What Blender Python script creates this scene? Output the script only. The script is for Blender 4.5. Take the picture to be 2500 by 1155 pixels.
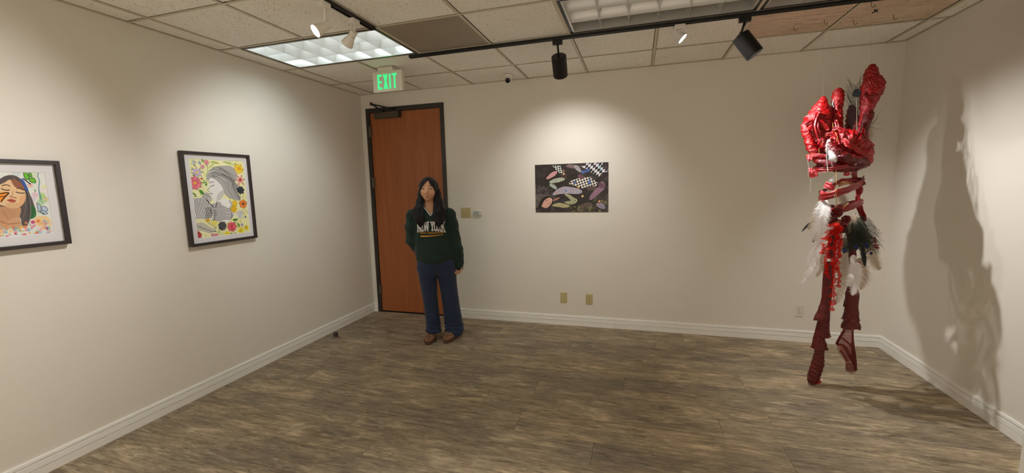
import bpy, bmesh, math, random
import numpy as np
from mathutils import Vector, Matrix, Euler, noise as mnoise
from mathutils.bvhtree import BVHTree

for o in list(bpy.data.objects):
    bpy.data.objects.remove(o)
scene = bpy.context.scene
COL = scene.collection
PI = math.pi
rnd = random.Random(7)

# ------------------------------------------------------------------ camera
F_PX = 1021.35
CAM_PITCH, CAM_YAW, CAM_ROLL = -0.1226, -0.2920, -0.0249
CAM = np.array([3.112, -4.345, 1.5115])
H = 2.5927          # ceiling height
W = 5.1952          # room width
YB = -6.7           # wall behind the camera
_cp, _sp = math.cos(CAM_PITCH), math.sin(CAM_PITCH)
_c, _s = math.cos(CAM_YAW), math.sin(CAM_YAW)
_fw = np.array([_s * _cp, _c * _cp, _sp])
_r0 = np.array([_c, -_s, 0.0])
_u0 = np.cross(_r0, _fw)
_r = math.cos(CAM_ROLL) * _r0 + math.sin(CAM_ROLL) * _u0
_u = -math.sin(CAM_ROLL) * _r0 + math.cos(CAM_ROLL) * _u0

def px(u, v, ax, val):
    """real-world point where a sight line of the photo meets the plane axis=val"""
    d = _fw + (u - 1250) / F_PX * _r + (577.5 - v) / F_PX * _u
    t = (val - CAM[ax]) / d[ax]
    return CAM + t * d

cd = bpy.data.cameras.new('camera')
cd.sensor_fit = 'HORIZONTAL'
cd.sensor_width = 36.0
cd.lens = F_PX / 2500 * 36.0
cd.clip_start = 0.05
cam = bpy.data.objects.new('camera', cd)
COL.objects.link(cam)
cam.matrix_world = Matrix(((_r[0], _u[0], -_fw[0], CAM[0]), (_r[1], _u[1], -_fw[1], CAM[1]),
                           (_r[2], _u[2], -_fw[2], CAM[2]), (0, 0, 0, 1)))
scene.camera = cam

# ------------------------------------------------------------------ world, exposure
world = bpy.data.worlds.new('world')
scene.world = world
world.use_nodes = True
world.node_tree.nodes['Background'].inputs[0].default_value = (0.9, 0.92, 1.0, 1)
world.node_tree.nodes['Background'].inputs[1].default_value = 0.05
vs = scene.view_settings
vs.view_transform = 'Standard'
vs.look = 'None'
vs.gamma = 1.0
vs.use_curve_mapping = False
vs.exposure = 1.2
scene.cycles.max_bounces = 8
scene.cycles.diffuse_bounces = 5
scene.cycles.sample_clamp_indirect = 4.0

# track lamps: lens position, point aimed at, watts, cone angle, softness, colour
WARM = (1.0, 0.98, 0.955)
LAMPS = {
    'wall_wash_front': dict(p=(1.39, -2.24, 2.43), aim=(0.40, -3.80, 1.15), w=43, cone=104, blend=1.0, col=WARM),
    'wall_wash_rear': dict(p=(1.37, -1.97, 2.46), aim=(0.0, -1.52, 1.40), w=19, cone=84, blend=1.0, col=WARM),
    'flare': dict(p=(1.40, -2.80, 2.44), aim=(2.9, -4.2, 0.0), w=60, cone=100, blend=1.0, col=(1.0, 0.99, 0.975)),
    'print': dict(p=(2.53, -1.06, 2.47), aim=(2.47, 0.0, 1.35), w=19, cone=100, blend=1.0, col=WARM),
    'sculpture_white': dict(p=(3.36, -1.10, 2.52), aim=(4.45, -1.25, 1.45), w=8, cone=84, blend=0.9, col=WARM, soft=0.012),
    'sculpture_black': dict(p=(3.76, -1.09, 2.46), aim=(5.02, -1.22, 0.62), w=40, cone=102, blend=1.0, col=WARM, soft=0.012),
    'fill_a': dict(p=(1.6, -4.75, 2.46), aim=(1.5, -6.1, 0.0), w=185, cone=110, blend=1.0, col=(1.0, 0.99, 0.975)),  # this and the next: unseen fill lamps, added to raise the bounce light
    'fill_b': dict(p=(3.6, -4.75, 2.46), aim=(3.7, -6.1, 0.0), w=185, cone=110, blend=1.0, col=(1.0, 0.99, 0.975)),
}

# ------------------------------------------------------------------ helpers
def link(o, parent=None):
    COL.objects.link(o)
    if parent is not None:
        o.parent = parent
    return o

def tag(o, label=None, cat=None, group=None, kind=None):
    if label: o['label'] = label
    if cat: o['category'] = cat
    if group: o['group'] = group
    if kind: o['kind'] = kind
    return o

def empty(name, loc=(0, 0, 0), rz=0.0, parent=None):
    o = bpy.data.objects.new(name, None)
    o.empty_display_size = 0.1
    o.location = loc
    o.rotation_euler = (0, 0, rz)
    return link(o, parent)

def thing(name, label, cat, loc=(0, 0, 0), rz=0.0, group=None):
    return tag(empty(name, loc, rz), label, cat, group)

class MB:
    """collects verts and faces for one mesh object"""
    def __init__(s):
        s.v = []; s.f = []; s.mi = []; s.cur = 0
    def add(s, vs_, fs_):
        b = len(s.v)
        s.v += [tuple(map(float, p)) for p in vs_]
        for f in fs_:
            s.f.append(tuple(i + b for i in f)); s.mi.append(s.cur)
        return s
    def box(s, x0, x1, y0, y1, z0, z1):
        return s.add([(x0, y0, z0), (x1, y0, z0), (x1, y1, z0), (x0, y1, z0), (x0, y0, z1), (x1, y0, z1), (x1, y1, z1), (x0, y1, z1)],
                     [(3, 2, 1, 0), (4, 5, 6, 7), (0, 1, 5, 4), (1, 2, 6, 5), (2, 3, 7, 6), (3, 0, 4, 7)])
    def lathe(s, prof, c=(0, 0, 0), axis=(0, 0, 1), n=24, cap=True):
        """prof: list of (radius, height) along axis"""
        a = Vector(axis).normalized()
        t = Vector((1, 0, 0)) if abs(a.x) < 0.8 else Vector((0, 1, 0))
        e1 = a.cross(t).normalized(); e2 = a.cross(e1)
        c = Vector(c)
        vs_, fs_ = [], []
        for r, h in prof:
            for k in range(n):
                g = 2 * PI * k / n
                vs_.append(c + a * h + e1 * (r * math.cos(g)) + e2 * (r * math.sin(g)))
        m = len(prof)
        for i in range(m - 1):
            for k in range(n):
                k2 = (k + 1) % n
                fs_.append((i * n + k, i * n + k2, (i + 1) * n + k2, (i + 1) * n + k))
        if cap:
            fs_.append(tuple(range(n - 1, -1, -1)))
            fs_.append(tuple((m - 1) * n + k for k in range(n)))
        return s.add(vs_, fs_)
    def tube(s, pts, rad, n=8, cap=True):
        """tube along points; rad number or list"""
        pts = [Vector(p) for p in pts]
        m = len(pts)
        rr = rad if hasattr(rad, '__len__') else [rad] * m
        vs_, fs_ = [], []
        up = None
        for i, p in enumerate(pts):
            d = (pts[min(i + 1, m - 1)] - pts[max(i - 1, 0)])
            if d.length < 1e-9: d = Vector((0, 0, 1))
            d.normalize()
            if up is None:
                up = Vector((0, 0, 1)) if abs(d.z) < 0.9 else Vector((1, 0, 0))
            e1 = (up - d * up.dot(d))
            if e1.length < 1e-6: e1 = d.orthogonal()
            e1.normalize(); up = e1
            e2 = d.cross(e1)
            for k in range(n):
                g = 2 * PI * k / n
                vs_.append(p + e1 * (rr[i] * math.cos(g)) + e2 * (rr[i] * math.sin(g)))
        for i in range(m - 1):
            for k in range(n):
                k2 = (k + 1) % n
                fs_.append((i * n + k, i * n + k2, (i + 1) * n + k2, (i + 1) * n + k))
        if cap:
            fs_.append(tuple(range(n - 1, -1, -1)))
            fs_.append(tuple((m - 1) * n + k for k in range(n)))
        return s.add(vs_, fs_)
    def prism(s, poly, z0, z1):
        """poly in xy extruded along z"""
        n = len(poly)
        return s.add([(x, y, z0) for x, y in poly] + [(x, y, z1) for x, y in poly],
                     [tuple(range(n - 1, -1, -1)), tuple(range(n, 2 * n))] + [(i, (i + 1) % n, n + (i + 1) % n, n + i) for i in range(n)])
    def build(s, name, mats, parent=None, smooth=False, bevel=0.0, xf=None, loc=None, sharp=None):
        me = bpy.data.meshes.new(name)
        v = s.v
        if xf is not None:
            v = [tuple(xf(p)) for p in v]
        me.from_pydata(v, [], s.f)
        if not isinstance(mats, (list, tuple)): mats = [mats]
        for m in mats: me.materials.append(m)
        if len(mats) > 1: me.polygons.foreach_set('material_index', s.mi)
        me.update()
        fix = bmesh.new(); fix.from_mesh(me)
        bmesh.ops.recalc_face_normals(fix, faces=fix.faces)
        if bevel:
            ed = [e for e in fix.edges if len(e.link_faces) == 2 and e.calc_face_angle(0) > 0.6]
            bmesh.ops.bevel(fix, geom=ed, offset=bevel, segments=2, affect='EDGES', profile=0.6)
        fix.to_mesh(me); fix.free()
        if smooth:
            me.polygons.foreach_set('use_smooth', [True] * len(me.polygons))
            if sharp: me.set_sharp_from_angle(angle=sharp)
        o = bpy.data.objects.new(name, me)
        if loc is not None: o.location = loc
        return link(o, parent)

def raw_obj(name, verts, faces, mats, parent=None, smooth=True, mi=None):
    me = bpy.data.meshes.new(name)
    me.from_pydata([tuple(map(float, v)) for v in verts], [], [tuple(map(int, f)) for f in faces])
    if not isinstance(mats, (list, tuple)): mats = [mats]
    for m in mats: me.materials.append(m)
    if mi is not None: me.polygons.foreach_set('material_index', [int(i) for i in mi])
    if smooth: me.polygons.foreach_set('use_smooth', [True] * len(me.polygons))
    me.update()
    return link(bpy.data.objects.new(name, me), parent)

def spline(pts, n):
    """Catmull-Rom through points (any dimension), n samples"""
    P = np.array(pts, float)
    m = len(P)
    out = []
    for k in range(n):
        t = k / (n - 1) * (m - 1)
        i = min(int(t), m - 2); f = t - i
        p0 = P[max(i - 1, 0)]; p1 = P[i]; p2 = P[i + 1]; p3 = P[min(i + 2, m - 1)]
        out.append(0.5 * ((2 * p1) + (-p0 + p2) * f + (2 * p0 - 5 * p1 + 4 * p2 - p3) * f * f + (-p0 + 3 * p1 - 3 * p2 + p3) * f ** 3))
    return np.array(out)

# ------------------------------------------------------------------ materials
def srgb(r, g, b):
    f = lambda c: (c / 255 / 12.92) if c / 255 <= 0.04045 else ((c / 255 + 0.055) / 1.055) ** 2.4
    return (f(r), f(g), f(b), 1.0)

class NT:
    def __init__(s, name):
        s.m = bpy.data.materials.new(name); s.m.use_nodes = True
        s.t = s.m.node_tree
        s.b = s.t.nodes['Principled BSDF']
        s.out = s.t.nodes['Material Output']
    def n(s, typ, **kw):
        nd = s.t.nodes.new(typ)
        for k, v in kw.items():
            if k.startswith('i_'):
                key = k[2:]
                key = int(key) if key.isdigit() else key.replace('_', ' ')
                nd.inputs[key].default_value = v
            else: setattr(nd, k, v)
        return nd
    def l(s, a, b): s.t.links.new(a, b)
    def ramp(s, fac, stops, interp='LINEAR'):
        r = s.n('ShaderNodeValToRGB'); r.color_ramp.interpolation = interp
        e = r.color_ramp.elements
        while len(e) < len(stops): e.new(0.5)
        for i, (p, c) in enumerate(stops):
            e[i].position = p; e[i].color = c if len(c) == 4 else (*c, 1)
        s.l(fac, r.inputs[0]); return r.outputs[0]
    def mix(s, fac, a, b, mode='MIX'):
        m = s.n('ShaderNodeMix', data_type='RGBA', blend_type=mode)
        for sock, val in ((m.inputs[0], fac), (m.inputs[6], a), (m.inputs[7], b)):
            if isinstance(val, (int, float, tuple)): sock.default_value = val
            else: s.l(val, sock)
        return m.outputs[2]
    def coords(s, kind='Object', scale=(1, 1, 1), rot=(0, 0, 0), loc=None):
        c = s.n('ShaderNodeTexCoord'); mp = s.n('ShaderNodeMapping')
        mp.inputs['Scale'].default_value = scale; mp.inputs['Rotation'].default_value = rot
        s.l(c.outputs[kind], mp.inputs[0])
        if loc is not None:
            s.l(loc, mp.inputs['Location'])
        return mp.outputs[0]
    def noise(s, vec, scale=5.0, detail=3.0, rough=0.5, dist=0.0):
        nd = s.n('ShaderNodeTexNoise'); nd.inputs['Scale'].default_value = scale
        nd.inputs['Detail'].default_value = detail; nd.inputs['Roughness'].default_value = rough
        nd.inputs['Distortion'].default_value = dist
        s.l(vec, nd.inputs['Vector']); return nd.outputs['Fac']
    def bump(s, h, strength=0.3, dist=0.01):
        b = s.n('ShaderNodeBump'); b.inputs['Strength'].default_value = strength; b.inputs['Distance'].default_value = dist
        s.l(h, b.inputs['Height']); s.l(b.outputs[0], s.b.inputs['Normal']); return b
    def setp(s, col=None, rough=None, metal=None, spec=None, **kw):
        if col is not None: s.b.inputs['Base Color'].default_value = col
        if rough is not None: s.b.inputs['Roughness'].default_value = rough
        if metal is not None: s.b.inputs['Metallic'].default_value = metal
        if spec is not None: s.b.inputs['Specular IOR Level'].default_value = spec
        for k, v in kw.items(): s.b.inputs[k.replace('_', ' ')].default_value = v
        return s

def plain(name, col, rough=0.5, metal=0.0, spec=0.5, nscale=0.0, nstr=0.0, bump=0.0, **kw):
    t = NT(name).setp(col, rough, metal, spec, **kw)
    if nscale:
        v = t.coords('Object')
        n_ = t.noise(v, nscale, 4)
        k = 1 - nstr
        t.l(t.mix(n_, (col[0] * k, col[1] * k, col[2] * k, 1), (min(1, col[0] * (1 + nstr)), min(1, col[1] * (1 + nstr)), min(1, col[2] * (1 + nstr)), 1)), t.b.inputs['Base Color'])
        if bump: t.bump(n_, bump, 0.004)
    return t.m

def m_wall():
    t = NT('wall_paint').setp(None, 0.62, spec=0.25)
    v = t.coords('Object')
    n1 = t.noise(v, 0.9, 4, 0.6)
    n2 = t.noise(v, 3.5, 5, 0.65)
    c = t.ramp(n1, [(0.3, srgb(229, 224, 213)), (0.7, srgb(233, 228, 218))])
    c = t.mix(t.ramp(n2, [(0.62, (0, 0, 0)), (0.78, (0.12, 0.12, 0.12))]), c, srgb(205, 195, 176))
    t.l(c, t.b.inputs['Base Color'])
    t.bump(t.noise(v, 140, 3), 0.08, 0.002)
    return t.m

def m_floor():
    t = NT('vinyl_plank')
    oi = t.n('ShaderNodeObjectInfo')
    mul = t.n('ShaderNodeVectorMath', operation='SCALE'); mul.inputs[0].default_value = (37.0, 19.0, 11.0)
    t.l(oi.outputs['Random'], mul.inputs['Scale'])
    va = t.coords('Object', (1.5, 6.5, 1.0), loc=mul.outputs[0])
    vb = t.coords('Object', (3.0, 38.0, 1.0), loc=mul.outputs[0])
    vc = t.coords('Object', (1.5, 3.4, 1.0), loc=mul.outputs[0])
    vd = t.coords('Object', (12.0, 130.0, 1.0), loc=mul.outputs[0])
    big = t.noise(vc, 1.6, 4, 0.6, 0.5)
    g1 = t.noise(va, 2.2, 6, 0.68, 1.2)
    g2 = t.noise(vb, 1.3, 5, 0.7, 0.6)
    g3 = t.noise(vd, 1.0, 3, 0.6)
    base = t.ramp(g1, [(0.30, srgb(120, 105, 85)), (0.44, srgb(156, 139, 114)), (0.55, srgb(176, 158, 131)), (0.70, srgb(214, 197, 166))])
    base = t.mix(t.ramp(big, [(0.40, (0, 0, 0)), (0.62, (0.8, 0.8, 0.8))]), base, srgb(128, 117, 101))
    grain = t.ramp(g2, [(0.28, (0.26, 0.22, 0.18)), (0.38, (0.84, 0.82, 0.80)), (0.56, (1.02, 1.02, 1.02)), (0.70, (1.38, 1.35, 1.28))])
    c = t.mix(0.85, base, grain, 'MULTIPLY')
    fine = t.ramp(g3, [(0.30, (0.72, 0.70, 0.68)), (0.42, (1.0, 1.0, 1.0)), (0.68, (1.08, 1.08, 1.06))])
    c = t.mix(0.8, c, fine, 'MULTIPLY')
    ve = t.coords('Object', (11.0, 95.0, 1.0), loc=mul.outputs[0])
    g4 = t.noise(ve, 1.0, 4, 0.7, 0.4)
    c = t.mix(t.ramp(g4, [(0.56, (0, 0, 0)), (0.66, (0.6, 0.6, 0.6))]), c, srgb(70, 58, 44))
    c = t.mix(t.ramp(g4, [(0.34, (0.5, 0.5, 0.5)), (0.43, (0, 0, 0))]), c, srgb(214, 198, 168))
    # dark knots and saw marks
    vk = t.coords('Object', (3.4, 11.0, 1.0), loc=mul.outputs[0])
    k1 = t.noise(vk, 1.0, 5, 0.72, 0.9)
    c = t.mix(t.ramp(k1, [(0.58, (0, 0, 0)), (0.70, (0.85, 0.85, 0.85))]), c, srgb(92, 80, 64))
    # per-plank tone
    tone = t.ramp(oi.outputs['Random'], [(0.0, (0.88, 0.88, 0.89)), (0.5, (1.02, 1.02, 1.02)), (1.0, (1.17, 1.15, 1.10))])
    c = t.mix(1.0, c, tone, 'MULTIPLY')
    t.l(c, t.b.inputs['Base Color'])
    t.l(t.ramp(g2, [(0.3, (0.62, 0.62, 0.62)), (0.7, (0.46, 0.46, 0.46))]), t.b.inputs['Roughness'])
    t.b.inputs['Specular IOR Level'].default_value = 0.35
    t.bump(g2, 0.12, 0.002)
    return t.m

def m_tile(stain=False):
    t = NT('ceiling_tile_stained' if stain else 'ceiling_tile').setp(None, 0.9, spec=0.1)
    oi = t.n('ShaderNodeObjectInfo')
    mul = t.n('ShaderNodeVectorMath', operation='SCALE'); mul.inputs[0].default_value = (13.0, 29.0, 7.0)
    t.l(oi.outputs['Random'], mul.inputs['Scale'])
    v = t.coords('Object', loc=mul.outputs[0])
    vo = t.n('ShaderNodeTexVoronoi', feature='F1'); vo.inputs['Scale'].default_value = 75.0
    t.l(v, vo.inputs['Vector'])
    vo2 = t.n('ShaderNodeTexVoronoi', feature='F1'); vo2.inputs['Scale'].default_value = 31.0
    t.l(v, vo2.inputs['Vector'])
    sz = t.noise(v, 38, 2)
    th = t.n('ShaderNodeMath', operation='MULTIPLY'); th.inputs[1].default_value = 0.32
    t.l(sz, th.inputs[0])
    def hole(vn, k):
        c_ = t.n('ShaderNodeMath', operation='MULTIPLY'); c_.inputs[1].default_value = k; t.l(th.outputs[0], c_.inputs[0])
        lt = t.n('ShaderNodeMath', operation='LESS_THAN'); t.l(vn.outputs['Distance'], lt.inputs[0]); t.l(c_.outputs[0], lt.inputs[1]); return lt.outputs[0]
    h1 = hole(vo, 1.05); h2 = hole(vo2, 0.62)
    mx = t.n('ShaderNodeMath', operation='MAXIMUM'); t.l(h1, mx.inputs[0]); t.l(h2, mx.inputs[1])
    n1 = t.noise(v, 2.2, 4, 0.6)
    if stain:
        c = t.ramp(n1, [(0.3, srgb(216, 192, 168)), (0.7, srgb(230, 209, 186))])
        vs_ = t.coords('Object', (2.0, 30.0, 1.0), (0, 0, 0.05), loc=mul.outputs[0])
        sc = t.noise(vs_, 2.2, 6, 0.7, 1.5)
        c = t.mix(t.ramp(sc, [(0.5, (0, 0, 0)), (0.63, (0.75, 0.75, 0.75))]), c, srgb(150, 116, 92))
    else:
        c = t.ramp(n1, [(0.3, srgb(243, 239, 230)), (0.7, srgb(249, 246, 239))])
    c = t.mix(mx.outputs[0], c, srgb(150, 136, 114))
    t.l(c, t.b.inputs['Base Color'])
    inv = t.n('ShaderNodeMath', operation='SUBTRACT'); inv.inputs[0].default_value = 1.0; t.l(mx.outputs[0], inv.inputs[1])
    t.bump(inv.outputs[0], 0.4, 0.003)
    return t.m

def m_door():
    t = NT('door_veneer').setp(None, 0.38, spec=0.4)
    v = t.coords('Object', (14.0, 1.0, 0.7))
    g = t.noise(v, 1.6, 6, 0.62, 0.8)
    v2 = t.coords('Object', (70.0, 1.0, 1.6))
    g2 = t.noise(v2, 1.4, 4, 0.6)
    c = t.ramp(g, [(0.25, srgb(146, 84, 46)), (0.5, srgb(164, 97, 55)), (0.8, srgb(178, 108, 63))])
    c = t.mix(0.5, c, t.ramp(g2, [(0.3, (0.78, 0.74, 0.70)), (0.7, (1.06, 1.06, 1.06))]), 'MULTIPLY')
    t.l(c, t.b.inputs['Base Color'])
    return t.m

M = {}
M['wall'] = m_wall()
M['floor'] = m_floor()
M['tile'] = m_tile(); M['tile_stain'] = m_tile(True)
M['door'] = m_door()
M['trim'] = plain('trim_paint', srgb(243, 241, 236), 0.38, nscale=6, nstr=0.03)
M['tee'] = plain('grid_enamel', srgb(205, 196, 174), 0.5, nscale=9, nstr=0.05)
M['void'] = plain('plenum_dark', srgb(24, 22, 20), 0.9)
M['black'] = plain('black_metal', srgb(20, 20, 22), 0.42, spec=0.45, nscale=20, nstr=0.12)
M['frame_dark'] = plain('door_frame_bronze', srgb(48, 42, 40), 0.45, nscale=15, nstr=0.1)
M['closer'] = plain('closer_metal', srgb(86, 76, 64), 0.4, 0.35, nscale=15, nstr=0.08)
M['steel'] = plain('hinge_steel', srgb(120, 112, 102), 0.35, 0.8, nscale=25, nstr=0.1)
M['white_metal'] = plain('white_enamel', srgb(236, 232, 224), 0.42, nscale=12, nstr=0.03)
M['ivory'] = plain('ivory_plastic', srgb(196, 180, 132), 0.4, nscale=30, nstr=0.03)
M['ivory_dark'] = plain('ivory_slot', srgb(66, 52, 30), 0.6)
M['white_plastic'] = plain('white_plastic', srgb(224, 218, 204), 0.4, nscale=30, nstr=0.03)
M['vent'] = plain('vent_metal', srgb(158, 148, 132), 0.5, 0.15, nscale=4, nstr=0.12, bump=0.05)
M['rubber'] = plain('stop_rubber', srgb(58, 48, 42), 0.55, nscale=20, nstr=0.15)
def emit(name, col, strength):
    t = NT(name).setp((0.8, 0.8, 0.8, 1), 0.3)
    t.b.inputs['Emission Color'].default_value = (*col[:3], 1)
    t.b.inputs['Emission Strength'].default_value = strength
    return t.m
# ------------------------------------------------------------------ the room
XG = [0.0] + [0.1862 + 0.6096 * i for i in range(9)] + [W]
YG = [0.0] + [-0.5188 - 0.6096 * i for i in range(10)]
YG = [y for y in YG if y > YB + 0.15] + [YB]

# floor: a slab that carries planks 224 mm wide laid along the back wall
fl = tag(MB().box(-0.02, W + 0.02, YB - 0.02, 0.02, -0.12, -0.006).build('floor', plain('floor_joint', srgb(58, 48, 36), 0.8)), kind='structure')
PW, PLEN = 0.2236, 1.53
row_y = -1.126 + PW * 5
known = {-1.350: 3.034, -1.573: 2.40, -2.020: 2.39, -2.244: 2.885}
rows = []
y = 0.0
ys_ = [-1.126 + PW * k for k in range(5, -26, -1)]
ys_ = [v for v in ys_ if v < -0.03]
edges = [0.0] + ys_
edges = [e for e in edges if e > YB] + [YB]
for a, b in zip(edges[:-1], edges[1:]):
    off = None
    for kb, kx in known.items():
        if abs(b - kb) < 0.05: off = kx
    if off is None: off = rnd.uniform(0, PLEN)
    xs_ = []
    x = off - PLEN * 8
    while x < W:
        if x > 0.03 and x < W - 0.03: xs_.append(x)
        x += PLEN
    xs_ = [0.0] + xs_ + [W]
    for x0, x1 in zip(xs_[:-1], xs_[1:]):
        g = 0.0007
        w2, d2 = (x1 - x0) / 2 - g, (a - b) / 2 - g
        MB().box(-w2, w2, -d2, d2, -0.004, 0.0).build('plank', M['floor'], fl, bevel=0.0006, loc=((x0 + x1) / 2, (a + b) / 2, 0))

# walls
DX0, DX1, DZ = 0.061, 1.057, 2.433     # door frame outline
wb = MB()
wb.box(-0.12, DX0, 0.0, 0.12, -0.01, H + 0.2)
wb.box(DX1, W + 0.12, 0.0, 0.12, -0.01, H + 0.2)
wb.box(DX0, DX1, 0.0, 0.12, DZ, H + 0.2)
tag(wb.build('wall_back', M['wall']), kind='structure')
tag(MB().box(-0.12, 0.0, YB - 0.12, 0.0, -0.01, H + 0.2).build('wall_left', M['wall']), kind='structure')
tag(MB().box(W, W + 0.12, YB - 0.12, 0.0, -0.01, H + 0.2).build('wall_right', M['wall']), kind='structure')
tag(MB().box(0.0, W, YB - 0.12, YB, -0.01, H + 0.2).build('wall_front', M['wall']), kind='structure')
PX, PY = 4.796, -2.0
tag(MB().box(PX, W, YB, PY, 0.0, H - 0.002).build('wall_pier', M['wall'], bevel=0.004), kind='structure')

# baseboards: stepped profile (depth, height)
BP = [(0.0, 0.0), (0.017, 0.0), (0.017, 0.044), (0.0095, 0.0465), (0.0095, 0.0495), (0.0175, 0.0515), (0.0155, 0.080),
      (0.0040, 0.0815), (0.0040, 0.0890), (0.0130, 0.0905), (0.0105, 0.104), (0.0, 0.1065)]
def baseboard(name, p0, p1, nrm, m0=0, m1=0):
    """profile swept from p0 to p1; nrm points into the room; m0/m1 = 1 mitres an end inward"""
    p0 = Vector(p0); p1 = Vector(p1); d = (p1 - p0).normalized(); nv = Vector(nrm)
    b = MB(); n = len(BP)
    ring0 = [p0 + nv * q + Vector((0, 0, z)) + d * (q * m0) for q, z in BP]
    ring1 = [p1 + nv * q + Vector((0, 0, z)) - d * (q * m1) for q, z in BP]
    b.add(ring0 + ring1, [tuple(range(n)), tuple(range(2 * n - 1, n - 1, -1))] + [(i, (i + 1) % n, n + (i + 1) % n, n + i) for i in range(n)])
    return tag(b.build(name, M['trim']), kind='structure')
baseboard('baseboard_left', (0, YB, 0), (0, 0, 0), (1, 0, 0), 0, 1)
baseboard('baseboard_back', (0, 0, 0), (DX0, 0, 0), (0, -1, 0), 1, 0)
baseboard('baseboard_back', (DX1, 0, 0), (2.9065, 0, 0), (0, -1, 0), 0, 0)
baseboard('baseboard_back', (2.9085, 0, 0), (W, 0, 0), (0, -1, 0), 0, 1)
baseboard('baseboard_right', (W, 0, 0), (W, PY, 0), (-1, 0, 0), 1, 0)

# ceiling: a dark void above, tiles and tees as pieces
ceil = tag(MB().box(-0.1, W + 0.1, YB - 0.1, 0.1, H + 0.16, H + 0.2).build('ceiling', M['void']), kind='structure')
TW = 0.020
TROFFERS = [(1, 3), (5, 7), (7, 9)]   # grid columns, all in the third row
def in_troffer(i, j):
    return j == 2 and any(a <= i < b for a, b in TROFFERS)
tile_cache = {}
for j in range(len(YG) - 1):
    for i in range(len(XG) - 1):
        if in_troffer(i, j) or (i == 3 and j == 2): continue
        x0, x1, y1, y0 = XG[i], XG[i + 1], YG[j], YG[j + 1]
        gx0 = TW / 2 - 0.001 if i > 0 else 0.010
        gx1 = TW / 2 - 0.001 if i < len(XG) - 2 else 0.010
        gy1 = TW / 2 - 0.001 if j > 0 else 0.010
        gy0 = TW / 2 - 0.001
        stained = (j == 1 and i in (7, 8))
        gap = 0.0045
        ax, bx, ay, by = x0 + gx0 + gap, x1 - gx1 - gap, y0 + gy0 + gap, y1 - gy1 - gap
        cx, cy = (ax + bx) / 2, (ay + by) / 2
        key = (round(bx - ax, 3), round(by - ay, 3), stained)
        zz = H + rnd.uniform(0.0035, 0.0060)
        if key in tile_cache:
            o = bpy.data.objects.new('ceiling_tile', tile_cache[key]); link(o, ceil); o.location = (cx, cy, zz)
        else:
            o = MB().box(-(bx - ax) / 2, (bx - ax) / 2, -(by - ay) / 2, (by - ay) / 2, 0, 0.016).build(
                'ceiling_tile', M['tile_stain'] if stained else M['tile'], ceil, bevel=0.0015, loc=(cx, cy, zz))
            tile_cache[key] = o.data
        o.rotation_euler = (rnd.uniform(-.002, .002), rnd.uniform(-.002, .002), rnd.uniform(-.0015, .0015))
        if stained: o['label'] = 'brown scratched and stained tile'
for i in range(1, len(XG) - 1):
    x = XG[i]
    run = 0
    for j in range(len(YG)):
        if j == len(YG) - 1 or any(j == tj and a < i < b for a, b, tj in ((1, 3, 2), (5, 7, 2), (7, 9, 2))):
            MB().box(x - TW / 2, x + TW / 2, YG[j], YG[run], H - 0.001, H + 0.003).build('grid_tee', M['tee'], ceil)
            run = j + 1
for j in range(1, len(YG) - 1):
    y = YG[j]
    w = TW * 0.7
    for i in range(len(XG) - 1):
        MB().box(XG[i] + (TW / 2 if i else 0), XG[i + 1] - (TW / 2 if i < len(XG) - 2 else 0), y - w / 2, y + w / 2, H, H + 0.004).build('cross_tee', M['tee'], ceil)
for nm, b in (('back', (0, W, -0.012, 0.0)), ('left', (0, 0.012, YB, -0.012)), ('right', (W - 0.012, W, YB, -0.012)), ('front', (0.012, W - .012, YB, YB + .012))):
    MB().box(b[0], b[1], b[2], b[3], H - 0.001, H + 0.003).build('wall_angle', M['tee'], ceil)

# ------------------------------------------------------------------ the door
dr = empty('door_1', ((DX0 + DX1) / 2, 0, 0)); tag(dr, kind='structure')
ox = (DX0 + DX1) / 2
fwid = 0.047
for nm, bx_ in (('jamb', (DX0, DX0 + fwid, 0, DZ)), ('jamb', (DX1 - fwid, DX1, 0, DZ)), ('head', (DX0 + fwid, DX1 - fwid, DZ - 0.05, DZ))):
    MB().box(bx_[0] - ox, bx_[1] - ox, -0.012, 0.11, bx_[2], bx_[3]).build('door_' + nm, M['frame_dark'], dr, bevel=0.002)
MB().box(DX0 + fwid + .003 - ox, DX1 - fwid - .003 - ox, 0.004, 0.048, 0.014, DZ - 0.053).build('door_leaf', M['door'], dr, bevel=0.0015)
MB().box(DX0 + fwid - ox, DX1 - fwid - ox, -0.006, 0.10, 0.0, 0.007).build('threshold', M['void'], dr)
MB().box(DX0 - ox, DX1 - ox, 0.11, 0.118, 0.0, DZ).build('door_backing', M['void'], dr)
for zc in (2.17, 1.58, 0.28):
    h_ = MB().box(DX0 + fwid - 0.012 - ox, DX0 + fwid + 0.014 - ox, -0.016, 0.004, zc - 0.057, zc + 0.057)
    h_.lathe([(0.007, -0.06), (0.007, 0.06)], (DX0 + fwid + 0.001 - ox, -0.018, zc), n=12)
    h_.build('hinge', M['steel'], dr)
cb = MB().box(0.19 - ox, 0.508 - ox, -0.050, 0.004, 2.308, 2.376).build('closer_body', M['closer'], dr, bevel=0.004)
MB().box(0.508 - ox, 0.520 - ox, -0.046, 0.004, 2.312, 2.372).build('closer_end', M['frame_dark'], dr)
ca = MB()
_t = px(906, 254, 1, -0.16); tip = (_t[0] - ox, -0.16, _t[2])
ca.tube([(0.30 - ox, -0.035, 2.392), ((0.30 - ox + tip[0]) / 2, -0.10, (2.392 + tip[2]) / 2), tip], 0.0085, 8)
ca.tube([tip, ((0.42 - ox + tip[0]) / 2, -0.09, (2.408 + tip[2]) / 2), (0.42 - ox, -0.022, 2.408)], 0.0085, 8)
ca.lathe([(0.013, -0.016), (0.013, 0.016)], tip, n=12)
ca.lathe([(0.014, 0.0), (0.014, 0.03)], (0.30 - ox, -0.035, 2.374), n=12)
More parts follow.
